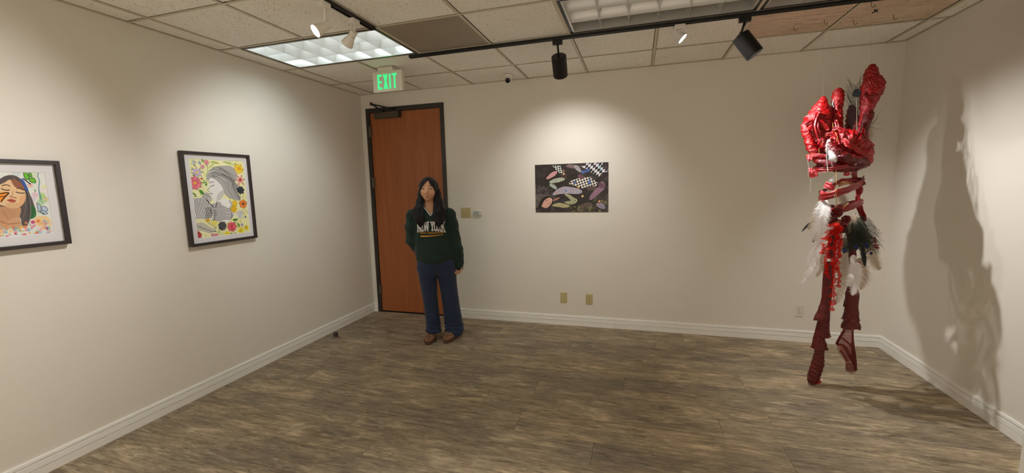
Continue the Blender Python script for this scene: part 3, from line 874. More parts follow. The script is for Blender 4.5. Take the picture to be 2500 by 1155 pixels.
def paint_portrait(art):
    c = Canvas(290, 186, (226, 228, 222), crop_uv_left(art, (0, 360, 200, 640), (825, 1155)))
    c.blend(c.field(5, 4, 2) * 1.4 - .5, (206, 220, 226)); c.blend(c.field(8, 6, 6) * 1.8 - 1.0, (236, 210, 206)); c.blend(c.field(9, 7, 16) * 2 - 1.25, (200, 216, 150))
    for x, y, r, col, a in [(430, 520, 50, (150, 196, 120), .6), (420, 480, 30, (170, 206, 110), .6), (350, 480, 36, (220, 180, 200), .7), (300, 385, 30, (240, 160, 140), .6), (455, 520, 24, (240, 190, 140), .6), (440, 400, 26, (220, 224, 130), .5), (400, 560, 40, (140, 190, 140), .5), (160, 260, 50, (190, 206, 216), .5), (330, 520, 30, (206, 190, 210), .6)]:
        c.blob((x, y), r, col, a)
    c.line([(380, 255), (375, 300), (392, 340), (385, 420), (402, 520)], 1.2, (70, 120, 150), .8); c.line([(345, 430), (352, 445)], 1.3, (60, 130, 70)); c.line([(390, 440), (410, 530)], 1.2, (60, 150, 120), .7)
    hair = [(-60, 360), (0, 320), (60, 290), (130, 285), (200, 318), (262, 400), (300, 480), (332, 560), (352, 650), (304, 720), (252, 806), (214, 772), (180, 700), (-60, 760)]
    m = c.poly(hair, (92, 84, 82))
    for k in range(22):
        r = (k * 37 % 100) / 100
        c.line([(120 + r * 60, 300 + r * 20), (230 + r * 40, 430 + r * 10), (250 + r * 60, 600), (210 + r * 90, 760)], .8, [(50, 46, 46), (140, 134, 130), (110, 100, 96)][k % 3], .7, mask=m)
    c.poly([(200, 320), (232, 330), (282, 430), (250, 430)], (56, 92, 168), .9); c.poly([(306, 570), (350, 610), (356, 690), (302, 716), (310, 650)], (52, 110, 60), .9)
    c.poly([(-80, 600), (190, 600), (196, 700), (215, 770), (240, 800), (120, 830), (-80, 800)], (206, 156, 116), tex=.2)
    c.poly([(330, 720), (380, 690), (480, 700), (505, 790), (420, 800), (340, 760)], (238, 196, 130), .75)
    c.line([(10, 740), (80, 768), (190, 756)], 1.0, (140, 90, 60), .8); c.line([(30, 640), (80, 720)], .9, (160, 110, 76), .7)
    c.poly([(-80, 470), (-40, 400), (40, 360), (100, 330), (150, 392), (236, 432), (257, 482), (242, 552), (190, 602), (120, 614), (50, 592), (-40, 560)], (228, 192, 150))
    c.poly([(60, 560), (190, 560), (185, 602), (120, 614), (50, 592)], (212, 170, 126), .7); c.poly([(190, 500), (255, 480), (242, 552), (195, 598)], (222, 164, 120), .6)
    c.poly([(104, 328), (160, 330), (226, 384), (244, 436), (190, 420), (140, 392)], (150, 98, 74))
    for p in ([(15, 418), (50, 432), (92, 432)], [(160, 452), (200, 462), (246, 462)]): c.line(p, 1.3, (70, 50, 44))
    for p in ([(20, 388), (60, 380), (96, 392)], [(168, 416), (205, 414), (240, 432)]): c.line(p, 1.4, (90, 66, 56), .85)
    c.line([(130, 440), (120, 485), (104, 494)], .8, (180, 130, 96), .8); c.line([(100, 496), (130, 502), (160, 512)], 1.5, (150, 96, 72), .8)
    c.poly([(68, 532), (110, 518), (158, 538), (132, 556), (95, 550)], (190, 96, 84)); c.line([(70, 533), (115, 536), (156, 540)], .7, (120, 50, 46))
    c.poly([(-40, 470), (40, 452), (86, 458), (60, 500), (20, 540), (-40, 556)], (244, 150, 50)); c.line([(-10, 470), (84, 460), (40, 508), (10, 548)], 1.4, (50, 36, 30)); c.line([(0, 500), (50, 490)], .9, (60, 40, 30))
    for w in ([(233, 250), (262, 262), (290, 300), (270, 330), (240, 300)], [(290, 300), (285, 262), (300, 258), (318, 300)], [(285, 320), (330, 312), (354, 340), (346, 362), (300, 350)]):
        c.poly(w, (112, 190, 60)); c.line(w + w[:1], .8, (30, 60, 30), .9)
    c.line([(232, 318), (300, 372)], 1.5, (26, 40, 26))
    for w in ([(366, 560), (400, 585), (408, 630), (376, 622)], [(405, 600), (450, 595), (474, 632), (430, 640)], [(400, 640), (440, 640), (474, 664), (430, 672)]):
        c.poly(w, (180, 200, 218)); c.line(w + w[:1], .8, (70, 84, 100), .9)
    c.line([(372, 640), (440, 668)], 1.2, (70, 70, 80))
    rng = np.random.RandomState(4)
    pal = [(214, 60, 90), (236, 130, 80), (240, 160, 170), (120, 170, 210), (170, 200, 220), (200, 70, 130), (246, 190, 90), (140, 190, 160), (226, 226, 230)]
    for k in range(120):
        x = rng.uniform(-90, 500); y = rng.uniform(790, 900) if x < 240 else rng.uniform(740, 880)
        c.blob((x, y), rng.uniform(6, 24), pal[rng.randint(len(pal))], rng.uniform(.4, .85))
    for k in range(25): 
        x, y = rng.uniform(260, 490), rng.uniform(740, 880); c.line([(x, y), (x + rng.uniform(-20, 20), y + rng.uniform(-14, 14))], .9, pal[rng.randint(4)], .8)
    return c

f2 = [px(*p, 0, 0.034) for p in ((428, 363), (605, 377), (624, 583), (458, 608))]
framed('black framed painting of a grey woman among bright flowers on the left wall', -2.140, -1.590, 1.121, 1.810, (-2.075, -1.640, 1.178, 1.757), 0.020, paint_garden)
framed('black framed portrait with butterflies, cut by the left picture edge', -3.385, -2.800, 1.243, 1.706, (-3.325, -2.862, 1.312, 1.640), 0.020, paint_portrait)

# ------------------------------------------------------------------ photo print on the back wall
def paint_print():
    x0, x1, z0, z1 = 2.079, 2.832, 1.216, 1.714
    def f(x, y):
        p = px(1290 + x * 210 / 1516, 380 + y * 160 / 1155, 1, -0.006)
        return ((p[0] - x0) / (x1 - x0), (z1 - p[2]) / (z1 - z0))
    c = Canvas(300, 200, (44, 37, 36), f)
    c.blend(c.field(7, 5, 2) * 2.2 - 1.0, (84, 74, 78)); c.blend(c.field(16, 11, 3) * 2.4 - 1.3, (120, 108, 104)); c.blend(c.field(10, 8, 14) * 2 - 1.0, (22, 18, 20))
    c.poly([(260, 450), (420, 340), (760, 250), (900, 330), (1180, 640), (1100, 860), (800, 920), (560, 720), (380, 700)], (40, 32, 26), .8)
    c.poly([(130, 690), (260, 680), (390, 730), (300, 760), (180, 900), (130, 900)], (132, 120, 112), .75, tex=.5); c.poly([(1020, 560), (1190, 530), (1180, 600), (1060, 610)], (126, 100, 92), .6)
    c.poly([(860, 900), (1060, 820), (1130, 900), (900, 990)], (150, 126, 118), .6, tex=.4)
    rng = np.random.RandomState(2)
    for k in range(70):
        x, y = rng.uniform(640, 1200), rng.uniform(900, 995)
        if rng.rand() < .5: x, y = rng.uniform(1150, 1400), rng.uniform(680, 980)
        c.blob((x, y), rng.uniform(10, 30), [(126, 128, 56), (90, 100, 46), (60, 66, 40), (170, 166, 90), (50, 52, 48)][rng.randint(5)], rng.uniform(.3, .8))
    for k in range(90): c.blob((rng.uniform(130, 420), rng.uniform(520, 700)), rng.uniform(5, 14), [(120, 110, 120), (70, 60, 66), (150, 140, 146)][rng.randint(3)], .5)
    for k in range(70): c.blob((rng.uniform(880, 1400), rng.uniform(130, 420)), rng.uniform(5, 20), [(92, 74, 66), (60, 46, 42), (120, 98, 86)][rng.randint(3)], .5)
    U, V = c.U * c.asp, c.V
    def checker(poly, ang1, ang2, n, w=(236, 232, 240), k=(24, 22, 26)):
        p = c.uv(poly); m = c.inside(p)
        m = m * (.82 + .3 * c.field(9, 7, 31))
        o = p.mean(0); X, Y = U - o[0] * c.asp, V - o[1]
        a = X * math.cos(ang1) + Y * math.sin(ang1); b = X * math.cos(ang2) + Y * math.sin(ang2)
        q = ((np.floor(a * n) + np.floor(b * n)) % 2) > .5
        c.blend(m * q, w); c.blend(m * ~q, k)
    def stripes(path, w, n, c1, c2, slant=0.0):
        p = spline(c.uv(path), 40); x, y = p[:, 0] * c.asp, p[:, 1]
        d = np.full(U.shape, 9.0); s_ = np.zeros(U.shape); sd = np.zeros(U.shape); acc = 0
        for i in range(39):
            ax, ay, bx, by = x[i], y[i], x[i + 1], y[i + 1]; L = math.hypot(bx - ax, by - ay) + 1e-9
            t = np.clip(((U - ax) * (bx - ax) + (V - ay) * (by - ay)) / L / L, 0, 1)
            q = np.hypot(U - ax - t * (bx - ax), V - ay - t * (by - ay)); cr = ((U - ax) * (by - ay) - (V - ay) * (bx - ax)) / L
            m = q < d; d = np.where(m, q, d); s_ = np.where(m, acc + t * L, s_); sd = np.where(m, cr, sd); acc += L
        prof = np.sin(np.clip(s_ / acc, 0, 1) * PI) ** .45
        m = d < (w * 0.86 / 200 * prof) * (.75 + .5 * c.field(10, 8, 37))
        st = np.sin((s_ + slant * sd) * n * 9.5 / acc) > 0
        c.blend(m * st, c1); c.blend(m * ~st, c2)
    checker([(936, 200), (1000, 132), (1310, 120), (1306, 190), (1345, 240), (1418, 206), (1410, 282), (1300, 300), (1242, 374), (1110, 300), (1060, 240)], .25, 1.25, 20)
    checker([(705, 492), (760, 440), (950, 378), (1090, 380), (1232, 482), (1200, 532), (1060, 545), (950, 575), (850, 545)], .5, -1.15, 27, (244, 236, 222), (34, 30, 44))
    checker([(422, 178), (560, 166), (598, 296), (572, 324), (505, 275)], .7, -1.0, 31, (226, 232, 222), (30, 34, 34))
    stripes([(320, 410), (400, 350), (505, 280)], 10, 9, (176, 60, 70), (220, 200, 200), .3)
    stripes([(665, 185), (760, 185), (860, 200)], 9, 10, (150, 120, 124), (90, 74, 80)); stripes([(810, 170), (880, 230), (925, 290)], 10, 11, (196, 190, 196), (110, 100, 110))
    stripes([(880, 340), (920, 370), (980, 390)], 9, 8, (130, 84, 100), (84, 52, 66))
    stripes([(370, 470), (480, 440), (640, 408)], 11, 9, (226, 236, 214), (46, 66, 50), .8); stripes([(375, 500), (440, 540), (500, 590)], 9, 6, (220, 232, 210), (40, 60, 70), .7)
    stripes([(430, 690), (540, 630), (680, 610), (800, 620), (950, 640)], 17, 15, (232, 222, 236), (66, 54, 84), .5)
    stripes([(640, 680), (720, 720), (780, 770), (820, 800), (740, 830), (640, 820)], 10, 13, (226, 226, 180), (40, 48, 40), .6)
    stripes([(420, 880), (540, 870), (640, 885), (730, 890)], 10, 12, (238, 226, 170), (36, 34, 30), .5)
    stripes([(1330, 470), (1300, 560), (1200, 650), (1080, 780)], 14, 14, (196, 150, 176), (60, 44, 66), .4); stripes([(1200, 850), (1290, 890), (1350, 930)], 13, 11, (200, 190, 214), (40, 34, 54), .6)
    c.poly([(1230, 500), (1300, 440), (1344, 520), (1330, 580), (1250, 560)], (104, 76, 90), .9)
    for x, y, r in [(962, 290, 30), (1008, 275, 26), (1052, 256, 30), (815, 470, 22), (1082, 432, 24), (1078, 486, 30), (660, 620, 18)]: c.flower((x, y), r, (76, 120, 206), None, 3, .15, .5, 2)
    c.poly([(150, 950), (240, 760), (350, 712), (430, 750), (420, 860), (330, 930), (220, 930)], (24, 18, 18))
    c.poly([(228, 900), (280, 790), (370, 740), (418, 770), (404, 850), (320, 925)], (214, 166, 146)); c.line([(300, 780), (330, 800)], .9, (80, 50, 44)); c.line([(355, 855), (385, 845)], .9, (80, 50, 44)); c.poly([(372, 760), (412, 768), (410, 800), (385, 790)], (230, 196, 190), .8)
    c.line([(440, 790), (500, 765), (540, 745)], 2.0, (222, 150, 120))
    c.blob((618, 272), 28, (132, 104, 90)); c.blob((622, 322), 22, (206, 176, 140)); c.line([(575, 340), (600, 385), (650, 385), (668, 320)], 1.3, (120, 80, 76))
    c.blob((955, 715), 24, (214, 188, 130)); c.blob((1250, 810), 34, (26, 20, 20)); c.blob((1252, 808), 24, (226, 160, 110)); c.line([(1200, 850), (1230, 880)], 1.3, (190, 120, 90))
    c.blob((880, 558), 22, (210, 150, 80)); c.blob((500, 645), 16, (206, 150, 130)); c.line([(1255, 180), (1275, 250)], 1.6, (80, 170, 200)); c.blob((1300, 475), 10, (230, 200, 190))
    for k in range(40): c.blob((rng.uniform(130, 1400), rng.uniform(130, 990)), 5, (190, 190, 196), .6)
    return c, (x0, x1, z0, z1)
cv, (x0, x1, z0, z1) = paint_print()
pp = thing('photo_print', 'unframed dark photo print of checkered and striped shapes on the back wall', 'print', ((x0 + x1) / 2, 0, (z0 + z1) / 2))
hx, hz = (x1 - x0) / 2, (z1 - z0) / 2
MB().box(-hx, hx, -0.007, -0.0005, -hz, hz).build('backing_board', M['frame_black'], pp, bevel=0.0008)
cv.mesh('print_sheet', M['photo'], pp, lambda u, v: np.stack([-hx + .001 + u * (2 * hx - .002), np.full_like(u, -0.0074), hz - .001 - v * (2 * hz - .002)], -1))

# ------------------------------------------------------------------ exit sign
ES_Y = -0.885
tl, tr, bl, br = [px(*p, 1, ES_Y) for p in ((909, 177), (980, 169), (912, 228), (983, 219))]
xs0, xs1, zs0, zs1 = (tl[0] + bl[0]) / 2, (tr[0] + br[0]) / 2, (bl[2] + br[2]) / 2, (tl[2] + tr[2]) / 2
xc = (xs0 + xs1) / 2; sw, sh = xs1 - xs0, zs1 - zs0
es = thing('exit_sign', 'white ceiling-hung sign with green EXIT lettering above the door', 'sign', (xc, ES_Y, zs0))
M['sign_white'] = plain('sign_housing', srgb(222, 214, 198), 0.5, nscale=30, nstr=0.02)
tgl = NT('sign_letter_green').setp(srgb(40, 190, 100), 0.4)
tgl.b.inputs['Emission Color'].default_value = (0.03, 0.62, 0.19, 1); tgl.b.inputs['Emission Strength'].default_value = 0.55
M['sign_green'] = tgl.m
MB().box(-sw / 2, sw / 2, 0.0, 0.012, 0, sh).build('face_plate', M['sign_white'], es, bevel=0.005)
MB().box(-sw / 2 + .006, sw / 2 - .002, 0.012, 0.046, .006, sh - .006).build('housing', M['sign_white'], es, bevel=0.003)
MB().prism([(-0.075, -0.03), (0.075, -0.03), (0.075, 0.075), (-0.075, 0.075)], sh - .004, H - zs0 - .001).build('canopy', M['sign_white'], es, bevel=0.004)
def block_letter(ch, w, h, t):
    """bars of a plain block capital as polygons"""
    if ch == 'E': return [[(0, 0), (t, 0), (t, h), (0, h)], [(t, 0), (w, 0), (w, t), (t, t)], [(t, h - t), (w, h - t), (w, h), (t, h)], [(t, h / 2 - t / 2), (w * .9, h / 2 - t / 2), (w * .9, h / 2 + t / 2), (t, h / 2 + t / 2)]]
    if ch == 'X': return [[(0, 0), (t * 1.1, 0), (w, h), (w - t * 1.1, h)], [(w - t * 1.1, 0), (w, 0), (t * 1.1, h), (0, h)]]
    if ch == 'I': return [[(0, 0), (t, 0), (t, h), (0, h)]]
    if ch == 'T': return [[(w / 2 - t / 2, 0), (w / 2 + t / 2, 0), (w / 2 + t / 2, h), (w / 2 - t / 2, h)], [(0, h - t), (w, h - t), (w, h), (0, h)]]
lx = -sw * 0.335
for ch, w in (('E', .155), ('X', .155), ('I', .055), ('T', .165)):
    b = MB()
    for k, pg in enumerate(block_letter(ch, w * sw, sh * 0.72, 0.055 * sw)):
        y_ = -0.0022 - 0.0003 * k
        pts = [(lx + x, z + sh * 0.13) for x, z in pg]; n = len(pts)
        b.add([(x, y_, z) for x, z in pts] + [(x, 0.004, z) for x, z in pts], [tuple(range(n))] + [(i, (i + 1) % n, n + (i + 1) % n, n + i) for i in range(n)])
    b.build('letter', M['sign_green'], es)
    lx += (w + 0.045) * sw

# ------------------------------------------------------------------ security camera
cp = px(1238, 184, 2, H)
sc = thing('security_camera', 'small white dome security camera on the ceiling near the back wall', 'camera', (1.872, -0.225, H))
MB().lathe([(0.046, -0.0), (0.048, -0.006), (0.046, -0.016), (0.036, -0.024), (0.02, -0.026)], n=32).build('base', M['white_metal'], sc, smooth=True, sharp=0.7)
cdv = (Vector((2.3, -2.6, 1.3)) - Vector((1.872, -0.225, H - 0.045))).normalized()
MB().lathe([(0.002, -0.036), (0.018, -0.032), (0.029, -0.020), (0.034, -0.004), (0.0335, 0.010), (0.030, 0.022), (0.026, 0.028)], (0, 0, -0.045), tuple(cdv), 28).build('ball', M['white_metal'], sc, smooth=True, sharp=0.9)
MB().lathe([(0.0262, 0.0275), (0.025, 0.031), (0.012, 0.033), (0.001, 0.0335)], (0, 0, -0.045), tuple(cdv), 28).build('lens_window', plain('camera_window', srgb(14, 14, 18), 0.12), sc, smooth=True)

# ------------------------------------------------------------------ wall plates
def plate(name, label, cat, x, z, w, h, m, two=False):
    t = thing(name, label, cat, (x, 0, z))
    b = MB(); e = 0.006
    b.add([(-w / 2, 0, -h / 2), (w / 2, 0, -h / 2), (w / 2, 0, h / 2), (-w / 2, 0, h / 2), (-w / 2, -.003, -h / 2), (w / 2, -.003, -h / 2), (w / 2, -.003, h / 2), (-w / 2, -.003, h / 2),
           (-w / 2 + e, -.007, -h / 2 + e), (w / 2 - e, -.007, -h / 2 + e), (w / 2 - e, -.007, h / 2 - e), (-w / 2 + e, -.007, h / 2 - e)],
          [(0, 1, 5, 4), (1, 2, 6, 5), (2, 3, 7, 6), (3, 0, 4, 7), (4, 5, 9, 8), (5, 6, 10, 9), (6, 7, 11, 10), (7, 4, 8, 11), (8, 9, 10, 11)])
    b.build('cover_plate', m, t)
    return t
def screw(t, x, z, m):
    MB().lathe([(0.0034, 0.0), (0.0030, 0.0016), (0.001, 0.0019)], (x, -0.0068, z), (0, -1, 0), 12).build('screw', m, t)
M['screw'] = plain('screw_head', srgb(110, 98, 70), 0.4, 0.4)
sp = plate('light_switch', 'ivory double toggle light switch plate beside the woman', 'light switch', 1.273, 1.215, 0.116, 0.116, M['ivory'])
for dx in (-0.023, 0.023):
    MB().box(dx - .006, dx + .006, -0.0085, -0.006, -0.014, 0.014).build('toggle_collar', M['ivory'], sp, bevel=.0008)
    MB().add([(dx - .0045, -.008, -.006), (dx + .0045, -.008, -.006), (dx + .0045, -.008, .006), (dx - .0045, -.008, .006), (dx - .0038, -.021, .004), (dx + .0038, -.021, .004), (dx + .0038, -.019, .011), (dx - .0038, -.019, .011)],
             [(0, 1, 5, 4), (1, 2, 6, 5), (2, 3, 7, 6), (3, 0, 4, 7), (4, 5, 6, 7)]).build('toggle', M['ivory'], sp, bevel=.0008)
    for dz in (-.030, .030): screw(sp, dx, dz, M['screw'])
def outlet(label, x, z, m, dark):
    t = plate('wall_outlet', label, 'outlet', x, z, 0.070, 0.116, m); t['group'] = 'duplex outlets on the back wall'
    for dz in (-.0195, .0195):
        b = MB(); pts = []
        for k in range(20):
            g = 2 * PI * k / 20; pts.append((max(-.0165, min(.0165, .0185 * math.cos(g))), dz + .0145 * math.sin(g)))
        n = 20
        b.add([(px_, -.0066, pz) for px_, pz in pts] + [(px_ * .96, -.0088, dz + (pz - dz) * .96) for px_, pz in pts], [tuple(range(n, 2 * n))] + [(i, (i + 1) % n, n + (i + 1) % n, n + i) for i in range(n)])
        r = b.build('receptacle', m, t)
        s_ = MB()
        for dx in (-.0065, .0065): s_.box(dx - .0014, dx + .0014, -.0092, -.0086, dz + .0005, dz + .0085)
        s_.lathe([(.0026, 0), (.0026, .0005)], (0, -.0087, dz - .0065), (0, -1, 0), 12)
        s_.build('slots', dark, r)
    screw(t, 0, 0, M['screw'])
    return t
bp_ = plate('blank_plate', 'blank ivory wall plate to the left of the ivory outlet', 'wall plate', 2.369, 0.298, 0.072, 0.118, M['ivory'])
for dz in (-.041, .041): screw(bp_, 0, dz, M['screw'])
outlet('ivory duplex outlet low on the back wall beside the blank plate', 2.639, 0.297, M['ivory'], M['ivory_dark'])
outlet('white duplex outlet low on the back wall behind the red sculpture', 4.556, 0.294, M['white_plastic'], M['void'])

th = thing('thermostat', 'small beige box thermostat with grey face, beside the light switch', 'thermostat', (1.424, 0, 1.212))
M['therm_face'] = plain('thermostat_face', srgb(176, 182, 180), 0.35, nscale=20, nstr=0.03)
MB().box(-.042, .040, -.034, 0, -.024, .026).build('case', M['white_plastic'], th, bevel=.0035)
MB().box(-.037, .022, -.0365, -.033, -.019, .021).build('face', M['therm_face'], th, bevel=.0015)
MB().box(-.026, -.014, -.0372, -.036, .013, .016).build('badge', M['steel'], th)
MB().box(.0385, .0408, -.026, -.018, -.015, .018).build('side_slot', plain('slot_brown', srgb(120, 64, 28), .5), th)

# ------------------------------------------------------------------ floor door stop
ds = thing('door_stop', 'small dark dome door stop standing on the floor near the left baseboard', 'door stop', (0.150, -0.890, 0))
MB().lathe([(0.030, 0.0), (0.030, 0.005), (0.025, 0.008), (0.024, 0.014)], n=24).build('base', M['steel'], ds, smooth=True, sharp=.6)
MB().lathe([(0.024, 0.012), (0.0245, 0.030), (0.022, 0.043), (0.015, 0.052), (0.006, 0.056), (0.001, 0.0565)], n=24).build('bumper', M['rubber'], ds, smooth=True, sharp=.9)

# ------------------------------------------------------------------ wire hooks left in the ceiling grid
M['wire'] = plain('rusty_wire', srgb(96, 74, 52), .5, .4)
for k, (u, v, lab) in enumerate([(1938, 70, 'first small wire hook in the ceiling from the black cylinder light'), (2012, 54, 'second small wire hook in the ceiling from the black cylinder light'),
                              (2084, 55, 'small wire hook in the ceiling just right of the tee crossing'), (2181, 43, 'small wire hook in the ceiling nearest the right wall'), (2127, 12, 'bent brown wire hook by the end of the long track')]):
    p = px(u, v, 2, H - .015)
    t = thing('ceiling_hook', lab, 'hook', (p[0], p[1], H + .004), rnd.uniform(-.5, .5), 'wire hooks left in the stained ceiling tiles')
    MB().tube([(0, 0, 0), (0, 0, -.018), (.004, 0, -.030), (.013, 0, -.036), (.020, 0, -.030), (.020, 0, -.020)], .0016, 6).build('hook_wire', M['wire'], t, smooth=True)
p = px(2135, 28, 2, H - .01)
t = thing('cable_tie', 'black knotted cable tie end poking from the stained ceiling tile', 'tie', (p[0], p[1], H + .003))
MB().tube([(0, 0, 0), (.004, 0, -.012), (.016, .002, -.014), (.020, .004, -.004), (.008, .006, -.010), (-.012, .004, -.020)], .004, 6).build('tie_knot', M['black'], t, smooth=True)
# ------------------------------------------------------------------ smooth bodies from distance fields (numpy surface nets)
class Grid:
    def __init__(s, xs, ys, zs):
        s.xs, s.ys, s.zs = map(lambda a: np.asarray(a, np.float32), (xs, ys, zs))
        s.X, s.Y, s.Z = np.meshgrid(s.xs, s.ys, s.zs, indexing='ij')
    def sphere(s, c, r): return np.sqrt((s.X - c[0]) ** 2 + (s.Y - c[1]) ** 2 + (s.Z - c[2]) ** 2) - r
    def ell(s, c, r, rot=None):
        x, y, z = s.X - c[0], s.Y - c[1], s.Z - c[2]
        if rot is not None:   # rotation about z
            cc, ss = math.cos(rot), math.sin(rot); x, y = cc * x + ss * y, -ss * x + cc * y
        k0 = np.sqrt((x / r[0]) ** 2 + (y / r[1]) ** 2 + (z / r[2]) ** 2)
        k1 = np.sqrt((x / r[0] ** 2) ** 2 + (y / r[1] ** 2) ** 2 + (z / r[2] ** 2) ** 2) + 1e-9
        return k0 * (k0 - 1) / k1
    def cone(s, a, b, ra, rb, fy=1.0):
        """capsule with two radii; fy squashes its depth"""
        a = np.array(a, np.float32); b = np.array(b, np.float32); d = b - a; L = float(d @ d) + 1e-9
        px_, py_, pz_ = s.X - a[0], s.Y - a[1], s.Z - a[2]
        t = np.clip((px_ * d[0] + py_ * d[1] + pz_ * d[2]) / L, 0, 1)
        q = np.sqrt((px_ - t * d[0]) ** 2 + ((py_ - t * d[1]) / fy) ** 2 + (pz_ - t * d[2]) ** 2)
        return (q - (ra + (rb - ra) * t)) * min(1.0, fy)
    def chain(s, pts, k=0.02, fy=1.0):
        d = None
        for p, q in zip(pts[:-1], pts[1:]):
            e = s.cone(p[:3], q[:3], p[3], q[3], fy); d = e if d is None else smin(d, e, k)
        return d
    def column(s, prof):
        """stack of ellipses: rows of (z, cx, cy, a, b)"""
        P = np.array(prof, np.float32); P = P[np.argsort(P[:, 0])]
        cx, cy, a, b = [np.interp(s.zs, P[:, 0], P[:, i])[None, None, :] for i in (1, 2, 3, 4)]
        k = np.sqrt(((s.X - cx) / a) ** 2 + ((s.Y - cy) / b) ** 2)
        d = (k - 1) * np.minimum(a, b)
        return np.maximum(d, np.maximum(P[0, 0] - s.Z, s.Z - P[-1, 0]))
    def noise(s, sx, sy, sz, seed):
        r = np.random.RandomState(seed); L = 24
        g = r.rand(L, L, L).astype(np.float32)
        def ax(v, sc):
            q = v * sc + 100.37; i = np.floor(q).astype(int); f = (q - i).astype(np.float32); f = f * f * (3 - 2 * f); return i % L, (i + 1) % L, f
        i0, i1, fx = ax(s.xs, sx); j0, j1, fy = ax(s.ys, sy); k0, k1, fz = ax(s.zs, sz)
        fx = fx[:, None, None]; fy = fy[None, :, None]; fz = fz[None, None, :]
        G = lambda i, j, k: g[np.ix_(i, j, k)]
        c0 = (G(i0, j0, k0) * (1 - fx) + G(i1, j0, k0) * fx) * (1 - fy) + (G(i0, j1, k0) * (1 - fx) + G(i1, j1, k0) * fx) * fy
        c1 = (G(i0, j0, k1) * (1 - fx) + G(i1, j0, k1) * fx) * (1 - fy) + (G(i0, j1, k1) * (1 - fx) + G(i1, j1, k1) * fx) * fy
        return c0 * (1 - fz) + c1 * fz - 0.5
    def mesh(s, D):
        D = D.astype(np.float32); S = D < 0
        nx, ny, nz = D.shape
        cnt = np.zeros((nx - 1, ny - 1, nz - 1), np.float32); acc = np.zeros((nx - 1, ny - 1, nz - 1, 3), np.float32)
        sl = lambda o, n: slice(o, n - 1 + o)
        ax = (s.xs, s.ys, s.zs)
        for d in range(3):
            o1 = [(0, 0, 0), (0, 0, 0)]
            a = [slice(None)] * 3; b = [slice(None)] * 3
            a[d] = slice(0, -1); b[d] = slice(1, None)
            d0, d1 = D[tuple(a)], D[tuple(b)]
            cross = (d0 < 0) != (d1 < 0)
            t = np.where(cross, d0 / np.where(cross, d0 - d1, 1), 0)
            P = [s.X[tuple(a)], s.Y[tuple(a)], s.Z[tuple(a)]]
            step = np.diff(ax[d]).reshape([-1 if i == d else 1 for i in range(3)])
            P[d] = P[d] + t * step
            e = [i for i in range(3) if i != d]
            for u in (0, 1):
                for v in (0, 1):
                    q = [slice(None)] * 3
                    q[e[0]] = slice(u, (D.shape[e[0]] - 1) + u); q[e[1]] = slice(v, (D.shape[e[1]] - 1) + v)
                    c = cross[tuple(q)]; cnt += c
                    for k in range(3): acc[..., k] += np.where(c, P[k][tuple(q)], 0)
        m = cnt > 0
        idx = -np.ones(m.shape, np.int64); idx[m] = np.arange(m.sum())
        V = acc[m] / cnt[m][:, None]
        F = []
        for d in range(3):
            e = [i for i in range(3) if i != d]
            a = [slice(1, -1)] * 3; b = [slice(1, -1)] * 3
            a[d] = slice(0, -1); b[d] = slice(1, None)
            s0, s1 = S[tuple(a)], S[tuple(b)]
            w = np.argwhere(s0 != s1)
            if len(w) == 0: continue
            flip = s0[tuple(w.T)]
            base = w.copy(); base[:, e[0]] += 1; base[:, e[1]] += 1
            def cell(u, v):
                q = base.copy(); q[:, e[0]] += u - 1; q[:, e[1]] += v - 1; return idx[tuple(q.T)]
            f = np.stack([cell(0, 0), cell(1, 0), cell(1, 1), cell(0, 1)], -1)
            if d == 1: flip = ~flip
            f[~flip] = f[~flip][:, ::-1]
            F.append(f)
        F = np.concatenate(F); F = F[(F >= 0).all(1)]
        return V, F
def smin(a, b, k):
    h = np.clip(0.5 + 0.5 * (b - a) / k, 0, 1); return b + (a - b) * h - k * h * (1 - h)
def smax(a, b, k): return -smin(-a, -b, k)
def axis(*segs):
    out = [np.array([segs[0][0]])]
    for a, b, st in segs: out.append(np.linspace(a, b, max(2, int(round((b - a) / st)) + 1))[1:])
    return np.concatenate(out)

# ------------------------------------------------------------------ the woman
PB = (1.235, -0.660, 0.0); PTH = math.radians(26.99)
person = thing('person', 'woman with long black hair in green sweatshirt and wide jeans, standing before the door', 'person', PB, PTH)
_ay = np.array([-math.sin(PTH), math.cos(PTH)]); _ax = np.array([math.cos(PTH), math.sin(PTH)])
def lp(u, v, ly=0.0):
    """photo point -> (x, z) in the woman's own upright plane at depth ly"""
    d = _fw + (u - 1250) / F_PX * _r + (577.5 - v) / F_PX * _u
    o = np.array([PB[0], PB[1]]) - CAM[:2]
    t = (o @ _ay + ly) / (d[:2] @ _ay); p = CAM + t * d
    return float((p[:2] - np.array(PB[:2])) @ _ax), float(p[2])

def m_skin():
    t = NT('skin').setp(srgb(214, 164, 128), 0.48, spec=0.4)
    v = t.coords('Object'); n_ = t.noise(v, 30, 4)
    t.l(t.mix(n_, srgb(198, 146, 112), srgb(216, 166, 130)), t.b.inputs['Base Color'])
    t.b.inputs['Subsurface Weight'].default_value = 0.12; t.b.inputs['Subsurface Radius'].default_value = (0.01, 0.004, 0.002)
    return t.m
def m_cloth(name, c0, c1, sc, rough, bump, stretch=(1, 1, 1)):
    t = NT(name).setp(None, rough, spec=0.2)
    v = t.coords('Object', stretch)
    n1 = t.noise(v, sc, 5, 0.6)
    t.l(t.mix(n1, c0, c1), t.b.inputs['Base Color'])
    n2 = t.noise(t.coords('Object'), 420, 2)
    t.bump(n2, bump, 0.002)
    t.b.inputs['Sheen Weight'].default_value = 0.15
    return t.m
M['skin'] = m_skin()
M['lips'] = plain('lips', srgb(178, 112, 98), .45)
M['sweat'] = m_cloth('green_fleece', srgb(26, 44, 38), srgb(38, 58, 51), 9, 0.85, 0.25)
M['rib'] = m_cloth('green_rib_knit', srgb(20, 38, 33), srgb(28, 48, 42), 60, 0.85, 0.3, (1, 1, .05))
